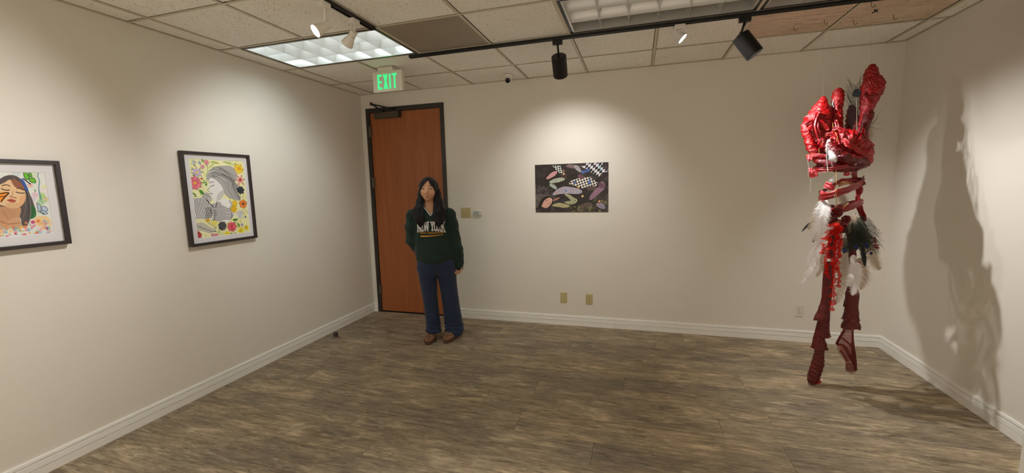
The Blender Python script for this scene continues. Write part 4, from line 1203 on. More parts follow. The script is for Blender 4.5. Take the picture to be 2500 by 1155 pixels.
M['denim'] = m_cloth('dark_denim', srgb(30, 40, 64), srgb(50, 62, 90), 7, 0.8, 0.3)
M['hair'] = m_cloth('black_hair', srgb(10, 9, 12), srgb(28, 24, 28), 90, 0.5, 0.2, (1, 1, .06))
M['suede'] = m_cloth('tan_suede', srgb(124, 90, 66), srgb(150, 111, 82), 30, 0.9, 0.3)
M['sole'] = plain('brown_sole', srgb(92, 62, 46), .7, nscale=30, nstr=.1)
M['piping'] = plain('dark_piping', srgb(62, 36, 28), .7)
M['white_print'] = plain('white_applique', srgb(224, 222, 220), .8, nscale=60, nstr=.06)
M['black_print'] = plain('black_outline_print', srgb(10, 12, 12), .8)
M['gold_print'] = plain('gold_stitching', srgb(196, 146, 58), .6, nscale=60, nstr=.1)
M['eye_white'] = plain('eye_white', srgb(214, 206, 198), .25); M['iris'] = plain('iris_dark', srgb(26, 16, 12), .15)

CXB = -0.045
HX, HY, HZ, HYAW = -0.058, -0.012, 1.490, math.radians(-9)
_hc, _hs = math.cos(HYAW), math.sin(HYAW)
def hd(x, y, z):
    """head frame -> body frame"""
    return (HX + _hc * x - _hs * y, HY + _hs * x + _hc * y, HZ + z)
def hand(g, wrist, d, side, curl, fwd=(0, -1, 0)):
    """palm, four bent fingers of unequal length and a thumb off the side of the palm"""
    w = Vector(wrist); d = Vector(d).normalized(); s_ = Vector(side).normalized(); n = d.cross(s_).normalized()
    if n.dot(Vector(fwd)) < 0: n = -n
    D = g.cone(w - d * .05, w, .024, .021)
    for k, o in enumerate((-.024, -.008, .008, .024)):
        kn = w + d * (.078 - abs(o) * .25) + s_ * o
        D = smin(D, g.cone(w + s_ * o * .5 + d * .012, kn, .0150, .0105), .012)
        L = (.034, .040, .038, .030)[k]; p = kn; a = curl * .55
        E = None
        for seg in range(3):
            dd = d * math.cos(a) + n * math.sin(a); q = p + dd * (L * (1, .72, .58)[seg])
            e = g.cone(p, q, (.0092, .0086, .0078)[seg], (.0086, .0078, .0066)[seg]); E = e if E is None else np.minimum(E, e)
            p = q; a += curl
        D = smin(D, E, .004)
    b = w + d * .018 - s_ * .020 + n * .006; m = b + (d * .6 - s_ * .55 + n * .45).normalized() * .040; t = m + (d * .85 + s_ * .1 + n * .45).normalized() * .030
    D = smin(D, smin(g.cone(b, m, .0145, .0105), g.cone(m, t, .0105, .0080), .006), .008)
    return D

g = Grid(axis((-.34, -.15, .010), (-.15, .04, .0042), (.04, .16, .010), (.16, .26, .0042), (.26, .30, .01)),
         axis((-.15, -.135, .008), (-.135, -.02, .0042), (-.02, .20, .010)),
         axis((.02, .60, .020), (.60, .82, .0050), (.82, 1.28, .016), (1.28, 1.62, .0042)))
torso = g.column([(.74, CXB + .02, .0, .135, .085), (.86, CXB + .01, .0, .140, .085), (1.0, CXB, .0, .118, .08), (1.15, CXB, .0, .130, .085), (1.25, CXB, .005, .135, .078), (1.29, CXB, .01, .10, .060), (1.33, CXB - .004, .012, .055, .045)])
D = smin(torso, g.chain([(CXB - .004, .022, 1.26, .062), (CXB - .006, .016, 1.33, .050), (-.054, .004, 1.40, .048), (-.056, .0, 1.45, .05)], .02), .05)
for sx in (-1, 1):
    hip = CXB + .018 + sx * .075
    kn, an = ((-.098, .0, .45), (-.085, .01, .09)) if sx < 0 else ((.095, .0, .45), (.118, .01, .09))
    D = smin(D, g.chain([(hip, .0, .76, .085), (*kn, .055), (kn[0] * .5 + an[0] * .5, .012, .30, .052), (*an, .036)], .03), .03)
    ft = (-.118, -.10, .044) if sx < 0 else (.074, -.09, .044)
    D = smin(D, g.chain([(*an[:2], .06, .032), (*ft, .018)], .02), .02)
D = smin(D, g.chain([(CXB - .165, .01, 1.245, .048), (-.235, .03, 1.0, .040), (-.13, .135, .915, .028)], .02), .04)
D = smin(D, g.chain([(CXB + .165, .0, 1.245, .048), (.165, .01, 1.0, .040), (.205, -.012, .79, .026)], .02), .04)
D = smin(D, hand(g, (.207, -.018, .775), (-0.03, -.06, -1), (.86, -.5, 0), .80, (-.5, -.86, 0)), .012)
D = smin(D, hand(g, (-.10, .150, .905), (1, .12, -.35), (0.3, 0, 1), .5, (0, 1, 0)), .012)
# head
HD = g.ell(hd(0, .016, .020), (.071, .089, .086), HYAW)
HD = smin(HD, g.ell(hd(0, -.026, -.036), (.0635, .0635, .070), HYAW), .030)
HD = smin(HD, g.sphere(hd(0, -.064, -.088), .020), .026)
for sx in (-1, 1):
    HD = smin(HD, g.sphere(hd(sx * .036, -.054, -.030), .026), .024)
    HD = smin(HD, g.ell(hd(sx * .074, .012, -.008), (.010, .020, .030), HYAW), .008)
    HD = smax(HD, -g.ell(hd(sx * .031, -.106, .006), (.019, .020, .010), HYAW), .014)
    HD = smin(HD, g.ell(hd(sx * .031, -.0775, .006), (.0165, .0115, .0100), HYAW), .006)
HD = smin(HD, g.cone(hd(0, -.082, .008), hd(0, -.1035, -.033), .0072, .0105), .009)
for sx in (-1, 1): HD = smin(HD, g.sphere(hd(sx * .0120, -.0935, -.0375), .0082), .005)
HD = smin(HD, g.ell(hd(0, -.0895, -.062), (.021, .0085, .0050), HYAW), .004)
HD = smin(HD, g.ell(hd(0, -.0880, -.0705), (.018, .0090, .0058), HYAW), .004)
D = np.where(g.Z > 1.43, np.minimum(D, HD), smin(D, HD, .018))
V, F = g.mesh(D)
body = raw_obj('body', V, F, M['skin'], person)
bvh = BVHTree.FromPolygons([tuple(map(float, v)) for v in V], [tuple(map(int, f)) for f in F])

def project(tree, x, z, off, y0=-.6):
    h = tree.ray_cast(Vector((x, y0, z)), Vector((0, 1, 0)))
    return (x, (h[0].y if h[0] else -.1) - off, z)
def face_patch(name, rows, mat, off, parent):
    """rows of head-frame (x, z) points laid on the face"""
    vs_, fs_ = [], []
    n = len(rows[0])
    for r in rows:
        for (x, z) in r:
            q = hd(x, -.09, z); vs_.append(project(bvh, q[0], q[2], off))
    for i in range(len(rows) - 1):
        for k in range(n - 1): fs_.append((i * n + k, i * n + k + 1, (i + 1) * n + k + 1, (i + 1) * n + k))
    return raw_obj(name, vs_, fs_, mat, parent)
for sx in (-1, 1):
    n = 11
    up = lambda t: .0038 * math.sin(PI * t) ** .8; dn = lambda t: -.0034 * math.sin(PI * t) ** .9
    ex = lambda t: sx * (.031 + .0145 * (2 * t - 1)); ez = lambda t: .0065 + .0022 * (t - .5)
    rows = [[(ex(k / (n - 1)), ez(k / (n - 1)) + dn(k / (n - 1)) + (up(k / (n - 1)) - dn(k / (n - 1))) * q / 4) for k in range(n)] for q in range(5)]
    eye = face_patch('eye', rows, M['eye_white'], .0006, person)
    icx = sx * .031 - .0015
    rows = []
    for q in range(7):
        rr = .0062 * q / 6; row = []
        for k in range(17):
            a = 2 * PI * k / 16; x = icx + rr * math.cos(a); z = .0068 + rr * math.sin(a)
            t = min(1, max(0, (x * sx - .0165) / .029)); z = min(max(z, ez(t) + dn(t)), ez(t) + up(t)); row.append((x, z))
        rows.append(row)
    face_patch('iris', rows, M['iris'], .0012, eye)
    lash = MB(); lash.tube([project(bvh, *(lambda q: (q[0], q[2]))(hd(ex(k / 10), -.09, ez(k / 10) + up(k / 10) + .0006)), .0012) for k in range(11)], [.0007 + .0006 * (k / 10) for k in range(11)], 6)
    lash.build('upper_lash', M['iris'], eye, smooth=True)
    rows = [[(sx * (.031 + .019 * (2 * t - 1)), .0285 + .006 * math.sin(PI * (t * .8 + .1)) - .003 * t + (q - 1) * .0021 * (1 - .55 * t)) for t in [k / 8 for k in range(9)]] for q in range(3)]
    face_patch('eyebrow', rows, M['hair'], .0008, person)
n = 13
lt = lambda t: (-.0218 + .0436 * t)
rows = [[(lt(k / 12), -.0665 + (.0062 - .0014 * math.exp(-((k - 6) / 1.3) ** 2)) * math.sin(PI * k / 12) ** .8 * (1 - q / 3)) for k in range(n)] for q in range(4)]
face_patch('upper_lip', rows, M['lips'], .0005, person)
rows = [[(lt(k / 12) * .94, -.0672 - .0082 * math.sin(PI * k / 12) ** .8 * (q / 3)) for k in range(n)] for q in range(4)]
face_patch('lower_lip', rows, M['lips'], .0005, person)

# hair: a parted cap, two front locks and a mass behind the shoulders
g = Grid(axis((-.25, .13, .0042)), axis((-.17, .15, .0055)), axis((1.10, 1.63, .0055)))
cap = g.ell(hd(0, .016, .018), (.087, .104, .1015), HYAW)
back = g.chain([(-.056, .055, 1.50, .075), (-.056, .070, 1.38, .085), (-.058, .085, 1.27, .082), (-.058, .095, 1.18, .05)], .03, 1.0)
H_ = smin(cap, back, .03)
H_ = smin(H_, g.chain([(-.116, -.006, 1.525, .030), (-.128, -.016, 1.44, .026), (-.138, -.040, 1.36, .032), (-.160, -.080, 1.28, .042), (-.156, -.108, 1.21, .034), (-.142, -.116, 1.13, .010)], .03, .62), .02)
H_ = smin(H_, g.chain([(-.118, -.075, 1.33, .02), (-.112, -.105, 1.25, .026), (-.118, -.120, 1.17, .014)], .02, .8), .015)
H_ = smin(H_, g.chain([(.004, -.006, 1.525, .034), (.018, -.016, 1.44, .032), (.030, -.042, 1.36, .038), (.044, -.080, 1.27, .046), (.036, -.110, 1.20, .036), (.022, -.118, 1.125, .010)], .03, .62), .02)
H_ = smin(H_, g.chain([(.000, -.075, 1.33, .02), (.000, -.108, 1.24, .028), (.004, -.120, 1.165, .014)], .02, .8), .015)
H_ = smin(H_, g.chain([(-.175, -.03, 1.31, .022), (-.205, -.05, 1.27, .016), (-.215, -.06, 1.24, .006)], .02), .02)
# window for the face, narrowing to the parting
_x, _y = g.X - HX, g.Y - HY
hx_, hy_ = _hc * _x + _hs * _y, -_hs * _x + _hc * _y
hz_ = g.zs - HZ
wz = np.interp(hz_, (-.30, -.20, -.11, -.06, -.03, 0, .022, .05, .074, .088), (.030, .040, .050, .063, .066, .060, .050, .030, .010, .0))[None, None, :]
yb = np.interp(hz_, (-.30, -.12, -.06, .03, .088), (.0, -.01, -.035, -.035, -.015))[None, None, :]
win = smax(np.abs(hx_ - .001) - wz, hy_ - yb, .012)
win = np.where(hz_[None, None, :] > .090, .05, win)
H_ = smax(H_, -win, .006)
H_ = H_ + .0065 * g.noise(85, 60, 6, 3) + .0045 * g.noise(190, 120, 9, 5) + .02 * np.clip((1.19 - g.Z) / .07, 0, 1) * (g.noise(110, 60, 12, 8) + .12)
H_ = H_ + .010 * np.exp(-((g.X - HX - .002) / .004) ** 2) * (g.Z > HZ + .05) * (g.Y < .06)
V, F = g.mesh(H_)
raw_obj('hair', V, F, M['hair'], person)

# sweatshirt
g = Grid(axis((-.33, .29, .0058)), axis((-.20, .22, .0062)), axis((.66, 1.37, .0058)))
SW = g.column([(.765, CXB + .022, .0, .150, .112), (.785, CXB + .022, .0, .166, .128), (.815, CXB + .020, -.004, .186, .148), (.88, CXB + .014, -.004, .186, .148), (.98, CXB + .005, .0, .176, .136), (1.10, CXB, .0, .170, .126), (1.20, CXB, .002, .172, .118), (1.26, CXB - .002, .006, .162, .104), (1.30, CXB - .004, .010, .128, .086), (1.335, CXB - .006, .012, .075, .066), (1.352, CXB - .006, .014, .06, .058)])
SW = smin(SW, g.cone((CXB - .10, .006, 1.272), (CXB - .178, .004, 1.240), .055, .058), .03)
SW = smin(SW, g.cone((CXB + .10, .006, 1.272), (CXB + .178, .004, 1.236), .055, .058), .03)
A1 = g.chain([(CXB - .168, .004, 1.236, .066), (-.224, .010, 1.13, .068), (-.228, .030, 1.00, .064), (-.190, .085, .925, .054), (-.13, .128, .905, .040)], .03)
A2 = g.chain([(CXB + .170, .004, 1.234, .064), (.150, .004, 1.13, .063), (.166, .006, 1.00, .062), (.186, -.004, .88, .062), (.199, -.012, .785, .054), (.206, -.015, .745, .036)], .03)
A2 = smin(A2, g.cone((.206, -.015, .745), (.208, -.016, .706), .035, .033), .008)
rip = .0045 * g.noise(14, 14, 26, 4) + .0035 * g.noise(30, 22, 16, 6)
SW = smin(SW + rip * 1.0, smin(A1 + rip * 2.0, A2 + rip * 2.0, .01), .022)
SW = SW + .006 * np.sin((g.Z * 60 + g.X * 18)) * np.exp(-((g.Z - .83) / .035) ** 2) * .5
vx, vz = lp(1051, 523)
tri = np.maximum(np.abs(g.X - vx) * .82 - (g.Z - vz) * .60, g.Y - (-.030))
SW = smax(SW, -tri, .006)
SW = smax(SW, -g.chain([(-.052, .0, 1.30, .052), (-.054, .0, 1.40, .056)], .01), .008)
V, F = g.mesh(SW)
sweat = raw_obj('sweatshirt', V, F, M['sweat'], person)
sbvh = BVHTree.FromPolygons([tuple(map(float, v)) for v in V], [tuple(map(int, f)) for f in F])
def band(name, pts, w, mat, off, parent):
    """flat strip on the front of the sweatshirt along (x, z) points"""
    P = spline(pts, 4 * len(pts)); vs_, fs_ = [], []
    for i in range(len(P)):
        d = P[min(i + 1, len(P) - 1)] - P[max(i - 1, 0)]; d = d / (np.linalg.norm(d) + 1e-9); nrm = np.array([-d[1], d[0]])
        ww = w if not callable(w) else w(i / (len(P) - 1))
        for sgn in (-1, 0, 1): vs_.append(project(sbvh, P[i][0] + nrm[0] * ww * sgn, P[i][1] + nrm[1] * ww * sgn, off))
    for i in range(len(P) - 1):
        for k in range(2): fs_.append((3 * i + k, 3 * i + k + 1, 3 * i + 4 + k, 3 * i + 3 + k))
    return raw_obj(name, vs_, fs_, mat, parent)
for sgn in (-1, 1):
    e = (vx + sgn * .060, vz + .084)
    mk = lambda o: [(vx + sgn * (.001), vz - o), ((vx + e[0]) / 2 + sgn * o * .5, (vz + e[1]) / 2 - o * .7), (e[0] + sgn * o * .5, e[1] - o * .7)]
    band('collar_rib', mk(.006), .0085, M['black_print'], .0022, sweat); band('collar_stripe', mk(.0065), .0030, M['white_print'], .0034, sweat)

# lettering on the chest
def bar(a, b, t):
    a, b = np.array(a, float), np.array(b, float); d = b - a; d /= np.linalg.norm(d); n = np.array([-d[1], d[0]]) * t / 2
    return [a - n, b - n, b + n, a + n]
def slab(ch):
    t, q = .25, .14
    R = lambda x0, x1, z0, z1: [np.array(p, float) for p in ((x0, z0), (x1, z0), (x1, z1), (x0, z1))]
    P4 = lambda *p: [np.array(k, float) for k in p]
    if ch == 'N': return [R(.06, .06 + t, 0, 1), R(.70, .70 + t, 0, 1), P4((.06, 1), (.36, 1), (.95, 0), (.65, 0)), R(0, .40, 0, q), R(0, .34, 1 - q, 1), R(.60, 1.0, 1 - q, 1)]
    if ch == 'E': return [R(.08, .08 + t + .04, 0, 1), R(0, .95, 0, .17), R(0, .92, .83, 1), R(.3, .72, .42, .58), R(.75, .95, 0, .30), R(.72, .92, .70, 1), R(.58, .72, .34, .66)]
    if ch == 'W': return [P4((.05, 1), (.25, 1), (.36, 0), (.18, 0)), P4((.46, .85), (.60, .85), (.36, 0), (.20, 0)), P4((.42, .85), (.56, .85), (.82, 0), (.64, 0)), P4((.76, 1), (.95, 1), (.82, 0), (.64, 0)), R(0, .33, 1 - q, 1), R(.67, 1, 1 - q, 1), R(.38, .62, .80, .92)]
    if ch == 'Y': return [P4((.05, 1), (.33, 1), (.63, .45), (.37, .45)), P4((.67, 1), (.95, 1), (.63, .45), (.37, .45)), R(.36, .64, 0, .5), R(0, .42, 1 - q, 1), R(.58, 1, 1 - q, 1), R(.20, .80, 0, q)]
    if ch == 'O':
        o = [(.25, 0), (.75, 0), (1, .2), (1, .8), (.75, 1), (.25, 1), (0, .8), (0, .2)]; i = [(.38, .18), (.62, .18), (.72, .28), (.72, .72), (.62, .82), (.38, .82), (.28, .72), (.28, .28)]
        return [P4(o[k], o[(k + 1) % 8], i[(k + 1) % 8], i[k]) for k in range(8)]
    if ch == 'R': return [R(.08, .36, 0, 1), R(0, .78, .84, 1), R(.66, .92, .52, .92), R(.3, .80, .42, .57), P4((.42, .45), (.68, .45), (1.0, 0), (.72, 0)), R(0, .46, 0, q), R(.68, 1.02, 0, q)]
    if ch == 'K': return [R(.08, .36, 0, 1), P4((.34, .36), (.34, .58), (.62, 1), (.90, 1)), P4((.40, .56), (.60, .66), (1.0, 0), (.70, 0)), R(0, .46, 0, q), R(0, .46, 1 - q, 1), R(.56, 1.0, 1 - q, 1), R(.62, 1.04, 0, q)]
def letter(ch, x0, x1, z0, z1, parent):
    for mat, off, ex_, nm in ((M['black_print'], .0026, .0046, 'letter_outline'), (M['white_print'], .0042, 0.0, 'letter')):
        vs_, fs_ = [], []
        for qi, q in enumerate(slab(ch)):
            c = sum(q) / 4
            pts = []
            for p in q:
                w = np.array([x0 + (x1 - x0) * p[0], z0(p[0]) + (z1(p[0]) - z0(p[0])) * p[1]])
                cw = np.array([x0 + (x1 - x0) * c[0], z0(c[0]) + (z1(c[0]) - z0(c[0])) * c[1]])
                if ex_: w = w + np.sign(w - cw) * ex_
                pts.append(w)
            n = 4; b = len(vs_)
            for i in range(n + 1):
                for k in range(n + 1):
                    s_, t_ = i / n, k / n
                    w = (pts[0] * (1 - s_) + pts[1] * s_) * (1 - t_) + (pts[3] * (1 - s_) + pts[2] * s_) * t_
                    vs_.append(project(sbvh, w[0], w[1], off + .00012 * qi))
            for i in range(n):
                for k in range(n): fs_.append((b + i * 5 + k, b + (i + 1) * 5 + k, b + (i + 1) * 5 + k + 1, b + i * 5 + k + 1))
        raw_obj(nm, vs_, fs_, mat, parent, smooth=False)
zp = lambda zx, zy: lp(980 + zx / 4.8125, 420 + zy / 4.8125, -.13)
for ch, a, b in (('N', 180, 229), ('E', 231, 260), ('W', 258, 326), ('Y', 340, 384), ('O', 381, 422), ('R', 423, 464), ('K', 464, 516)):
    xa, xb = zp(a, 640)[0], zp(b, 640)[0]
    arch = lambda zx: ((zx - 348) / 168.0) ** 2
    za = lambda f, a=a, b=b: zp(a + (b - a) * f, 694 + 24 * arch(a + (b - a) * f))[1]
    zb = lambda f, a=a, b=b: zp(a + (b - a) * f, 582 + 4 * arch(a + (b - a) * f))[1]
    letter(ch, xa, xb, za, zb, sweat)
def text_on_chest(txt, name, mat, off, size, x0, z0, slope, shear, parent, wid=None):
    cu = bpy.data.curves.new(name, 'FONT'); cu.body = txt; cu.size = 1.0; cu.shear = shear; cu.fill_mode = 'FRONT'; cu.resolution_u = 3; cu.offset = .012
    tmp = bpy.data.objects.new(name, cu); COL.objects.link(tmp)
    dg = bpy.context.evaluated_depsgraph_get(); me = bpy.data.meshes.new_from_object(tmp.evaluated_get(dg))
    bpy.data.objects.remove(tmp)
    co = np.array([v.co[:] for v in me.vertices]); wx = co[:, 0].max() - co[:, 0].min(); sx = (wid / wx) if wid else size
    fs_ = [tuple(p.vertices) for p in me.polygons]
    vs_ = [project(sbvh, x0 + (c[0] - co[:, 0].min()) * sx, z0 + c[1] * size + slope * (c[0] - co[:, 0].min()) * sx, off) for c in co]
    return raw_obj(name, vs_, fs_, mat, parent, smooth=False)
xa, za_ = zp(212, 728); xb, zb_ = zp(492, 724)
band('script_outline', [(xa + .0, za_ + .007), ((xa + xb) / 2, (za_ + zb_) / 2 + .008), (xb, zb_ + .007)], lambda t: .0105, M['black_print'], .0046, sweat)
text_on_chest('State Championship', 'script_lettering', M['gold_print'], .0064, .0305, xa, za_, (zb_ - za_) / (xb - xa), .35, sweat, wid=xb - xa)
sa, sb = zp(225, 758), zp(492, 738)
band('swoosh_outline', [(sa[0] - .002, sa[1]), ((sa[0] + sb[0]) / 2, sa[1] + .001), (sb[0], sb[1])], lambda t: .0100 * (1 - t) ** .6 + .004, M['black_print'], .0040, sweat)
band('swoosh', [sa, ((sa[0] + sb[0]) / 2, sa[1] + .001), sb], lambda t: .0062 * (1 - t) ** .7 + .0012, M['gold_print'], .0054, sweat)

# necklace
nk = MB()
for k in range(27):
    a = -1 + 2 * k / 26; x = -.051 + a * .036; z = 1.310 - .026 * (1 - a * a)
    p = project(bvh, x, z, .0014); nk.lathe([(.0002, -.0013), (.0013, 0), (.0002, .0013)], p, (0, 0, 1), 6, cap=False)
nk.build('necklace', plain('gold_chain', srgb(214, 180, 120), .25, .9), person, smooth=True)

# jeans
g = Grid(axis((-.26, .27, .0068)), axis((-.17, .17, .0075)), axis((.015, .86, .0072)))
JL = g.column([(.070, -.072, -.012, .078, .100), (.095, -.072, -.010, .078, .098), (.16, -.074, .0, .072, .088), (.30, -.084, .002, .071, .082), (.45, -.095, .0, .075, .086), (.60, -.104, .0, .086, .098), (.70, -.106, .0, .095, .108), (.80, -.09, .0, .10, .11)])
JR = g.column([(.030, .130, .0, .088, .100), (.06, .130, -.004, .094, .102), (.14, .128, .0, .092, .094), (.30, .112, .002, .086, .088), (.45, .098, .0, .085, .090), (.60, .084, .0, .090, .100), (.70, .076, .0, .096, .108), (.80, .06, .0, .10, .11)])
HP = g.column([(.672, CXB + .028, .0, .12, .085), (.72, CXB + .026, .0, .180, .118), (.84, CXB + .022, .0, .165, .112)])
rip = .006 * g.noise(20, 16, 22, 7) + .004 * g.noise(9, 9, 40, 9)
low = np.exp(-((g.Z - .10) / .07) ** 2)
JD = smin(smin(JL, JR, .008), HP, .03) + rip * (.5 + 1.6 * low) + .005 * low * np.sin(g.Z * 150 + g.X * 22 + g.Y * 30)
# front hem lifts off the instep
JD = smax(JD, -(np.sqrt(((g.X + .115) / .055) ** 2 + ((g.Y + .135) / .075) ** 2 + ((g.Z - .045) / .036) ** 2) - 1) * .04, .012)
JD = smax(JD, -(np.sqrt(((g.X - .066) / .060) ** 2 + ((g.Y + .125) / .085) ** 2 + ((g.Z - .035) / .048) ** 2) - 1) * .04, .012)
V, F = g.mesh(JD)
jeans = raw_obj('jeans', V, F, M['denim'], person)
jb = BVHTree.FromPolygons([tuple(map(float, v)) for v in V], [tuple(map(int, f)) for f in F])
fl_ = MB()
for k, zz in enumerate((.70, .72, .74)): pass
fl_.tube([(project(jb, -.020 + .004 * math.sin(k), .80 - .013 * k, .0008)) for k in range(10)], .0022, 6)
fl_.build('fly_seam', M['denim'], jeans, smooth=True)

# slip-on shoes
def shoe(toe, heel, name):
    """toe and heel on the floor, in the woman's frame"""
    T = np.array(toe); Hh = np.array(heel); d = T - Hh; L = np.linalg.norm(d); d /= L; nrm = np.array([-d[1], d[0]])
    root = empty(name, (0, 0, 0), 0, person)
    outl = []
    N = 40
    for k in range(N):
        a = 2 * PI * k / N; c, s_ = math.cos(a), math.sin(a)
        x = .5 + .5 * np.sign(c) * abs(c) ** .8
        w = (.040 + .012 * math.sin(PI * min(1, x) ** 1.3)) * np.sign(s_) * abs(s_) ** .75
        outl.append((x, w))
    P = lambda x, w, z: (Hh[0] + d[0] * L * x + nrm[0] * w, Hh[1] + d[1] * L * x + nrm[1] * w, z)
    vs_, fs_ = [], []
    prof = [(0.985, 0.0), (1.02, .006), (1.03, .024), (1.0, .030)]
    for sc, z in prof:
        for x, w in outl: vs_.append(P(.5 + (x - .5) * sc, w * sc, z))
    for i in range(3):
        for k in range(N): fs_.append((i * N + k, i * N + (k + 1) % N, (i + 1) * N + (k + 1) % N, (i + 1) * N + k))
    fs_ += [tuple(range(N - 1, -1, -1)), tuple(3 * N + k for k in range(N))]
    raw_obj('sole', vs_, fs_, M['sole'], root)
    vs_, fs_ = [], []
    R_ = 8
    hgt = lambda x: .034 + .066 * (1 - max(0, x - .28) / .78) ** .75 if x > .28 else .092
    for i in range(R_ + 1):
        t = i / R_; sc = math.cos(t * PI / 2) ** .55; up_ = math.sin(t * PI / 2)
        for x, w in outl:
            xx = .5 + (x - .5) * (.98 * (sc * .9 + .1)); ww = w * .98 * sc
            vs_.append(P(xx, ww, .028 + (hgt(xx) - .028) * up_))
    for i in range(R_):
        for k in range(N): fs_.append((i * N + k, i * N + (k + 1) % N, (i + 1) * N + (k + 1) % N, (i + 1) * N + k))
    fs_.append(tuple(R_ * N + k for k in range(N)))
    raw_obj('upper', vs_, fs_, M['suede'], root)
    pb = BVHTree.FromPolygons(vs_, fs_)
    drop = lambda x, w: (lambda h: tuple(h[0] + Vector((0, 0, .0006))) if h[0] else P(x, w, .05))(pb.ray_cast(Vector(P(x, w, .3)), Vector((0, 0, -1))))
    pp_ = MB()
    pp_.tube([drop(.30 + .66 * k / 14, .002) for k in range(15)], .0020, 6)
    pp_.tube([drop(.62 + .18 * (1 - (k / 7 - 1) ** 2), .040 * (k / 7 - 1)) for k in range(15)], .0020, 6)
    pp_.tube([P(.5 + (x - .5) * 1.0, w * 1.0, .0315) for x, w in outl + outl[:1]], .0026, 6)
    pp_.build('piping', M['piping'], root, smooth=True)
    return root
shoe((-.135, -.170), (-.085, .055), 'shoe')
shoe((.032, -.175), (.135, .040), 'shoe')
# ------------------------------------------------------------------ the hanging red hand sculpture
def SP(u, v, dy=0.0):
    """photo point -> point on the leaning mid-plane of the sculpture, pushed dy deeper"""
    y = -.86
    for _ in range(5):
        p = px(u, v, 1, y); y = float(np.interp(p[2], (0, .8, 1.3, 1.6, 1.9, 2.2), (-.935, -.985, -1.06, -1.01, -.87, -.79))) + dy * .85
    return px(u, v, 1, y)
PXM = 0.00262       # metres per photo pixel at the sculpture
root_p = SP(1992, 938)
sculpt = thing('hanging_sculpture', 'red fabric hand sculpture with feathers and sequined legs, hanging near the right wall', 'sculpture', (float(root_p[0]), float(root_p[1]), 0.0))
SO = np.array([root_p[0], root_p[1], 0.0])
L3 = lambda p: np.array(p) - SO

def m_satin(name, c0, c1, rough, sparkle=0.0, scale=16.0):
    t = NT(name).setp(None, rough, spec=.55)
    v = t.coords('Object')
    n1 = t.noise(v, scale, 5, .6, .8); n2 = t.noise(v, scale * 5, 4, .65, 1.2)
    t.l(t.mix(n1, c0, c1), t.b.inputs['Base Color'])
    if sparkle:
        vo = t.n('ShaderNodeTexVoronoi', feature='F1'); vo.inputs['Scale'].default_value = 230.0; t.l(v, vo.inputs['Vector'])
        th_ = t.n('ShaderNodeMath', operation='LESS_THAN'); t.l(vo.outputs['Distance'], th_.inputs[0]); th_.inputs[1].default_value = .42
        sepr = t.n('ShaderNodeSeparateColor'); t.l(vo.outputs['Color'], sepr.inputs[0])
        gt = t.n('ShaderNodeMath', operation='GREATER_THAN'); t.l(sepr.outputs[0], gt.inputs[0]); gt.inputs[1].default_value = 1 - sparkle
        ml = t.n('ShaderNodeMath', operation='MULTIPLY'); t.l(th_.outputs[0], ml.inputs[0]); t.l(gt.outputs[0], ml.inputs[1])
        t.l(ml.outputs[0], t.b.inputs['Metallic'])
        rr = t.n('ShaderNodeMapRange'); t.l(ml.outputs[0], rr.inputs[0]); rr.inputs[3].default_value = rough; rr.inputs[4].default_value = .12; t.l(rr.outputs[0], t.b.inputs['Roughness'])
        geo = t.n('ShaderNodeNewGeometry'); vm = t.n('ShaderNodeVectorMath', operation='SUBTRACT'); t.l(vo.outputs['Color'], vm.inputs[0]); vm.inputs[1].default_value = (.5, .5, .5)
        sc_ = t.n('ShaderNodeVectorMath', operation='SCALE'); t.l(vm.outputs[0], sc_.inputs[0]); t.l(ml.outputs[0], sc_.inputs['Scale'])
        b = t.n('ShaderNodeBump'); b.inputs['Strength'].default_value = .7; b.inputs['Distance'].default_value = .006; t.l(n2, b.inputs['Height'])
        ad = t.n('ShaderNodeVectorMath', operation='ADD'); t.l(b.outputs[0], ad.inputs[0]); t.l(sc_.outputs[0], ad.inputs[1])
        nm = t.n('ShaderNodeVectorMath', operation='NORMALIZE'); t.l(ad.outputs[0], nm.inputs[0]); t.l(nm.outputs[0], t.b.inputs['Normal'])
    else:
        t.bump(n2, .5, .005)
    return t.m
def m_sheer(name, col, alpha, grid=False):
    t = NT(name).setp(col, .6, spec=.2)
    tr = t.n('ShaderNodeBsdfTransparent'); ms = t.n('ShaderNodeMixShader'); ms.inputs[0].default_value = alpha
    tl = t.n('ShaderNodeBsdfTranslucent'); tl.inputs[0].default_value = col
    m2 = t.n('ShaderNodeMixShader'); m2.inputs[0].default_value = .4
    t.l(t.b.outputs[0], m2.inputs[1]); t.l(tl.outputs[0], m2.inputs[2])
    t.l(tr.outputs[0], ms.inputs[1]); t.l(m2.outputs[0], ms.inputs[2]); t.l(ms.outputs[0], t.out.inputs[0])
    return t.m
M['satin'] = m_satin('red_satin', srgb(112, 3, 8), srgb(190, 12, 16), .24, .14)
M['satin_dark'] = m_satin('wine_satin', srgb(70, 3, 7), srgb(124, 8, 13), .28, .06)
M['satin_band'] = m_satin('red_satin_band', srgb(112, 7, 14), srgb(160, 18, 24), .28)
M['rose'] = m_satin('rose_fabric', srgb(206, 50, 62), srgb(236, 92, 98), .6)
M['sequin'] = m_satin('wine_sequins', srgb(66, 4, 6), srgb(116, 9, 10), .30, .30, 26)
M['tulle'] = m_sheer('red_chiffon', srgb(222, 32, 22), .82)
M['sheer'] = m_sheer('sheer_pink_mesh', srgb(170, 70, 66), .55)
M['feather'] = m_sheer('white_feather', srgb(248, 246, 246), .95)
M['feather_dim'] = m_sheer('shaded_beige_feather', srgb(214, 200, 182), .80)  # beige feather, also white ones with their shade put into the colour
M['feather_dark'] = plain('black_feather', srgb(28, 26, 26), .6)
M['peacock'] = plain('peacock_barbs', srgb(34, 40, 28), .5, nscale=40, nstr=.3)
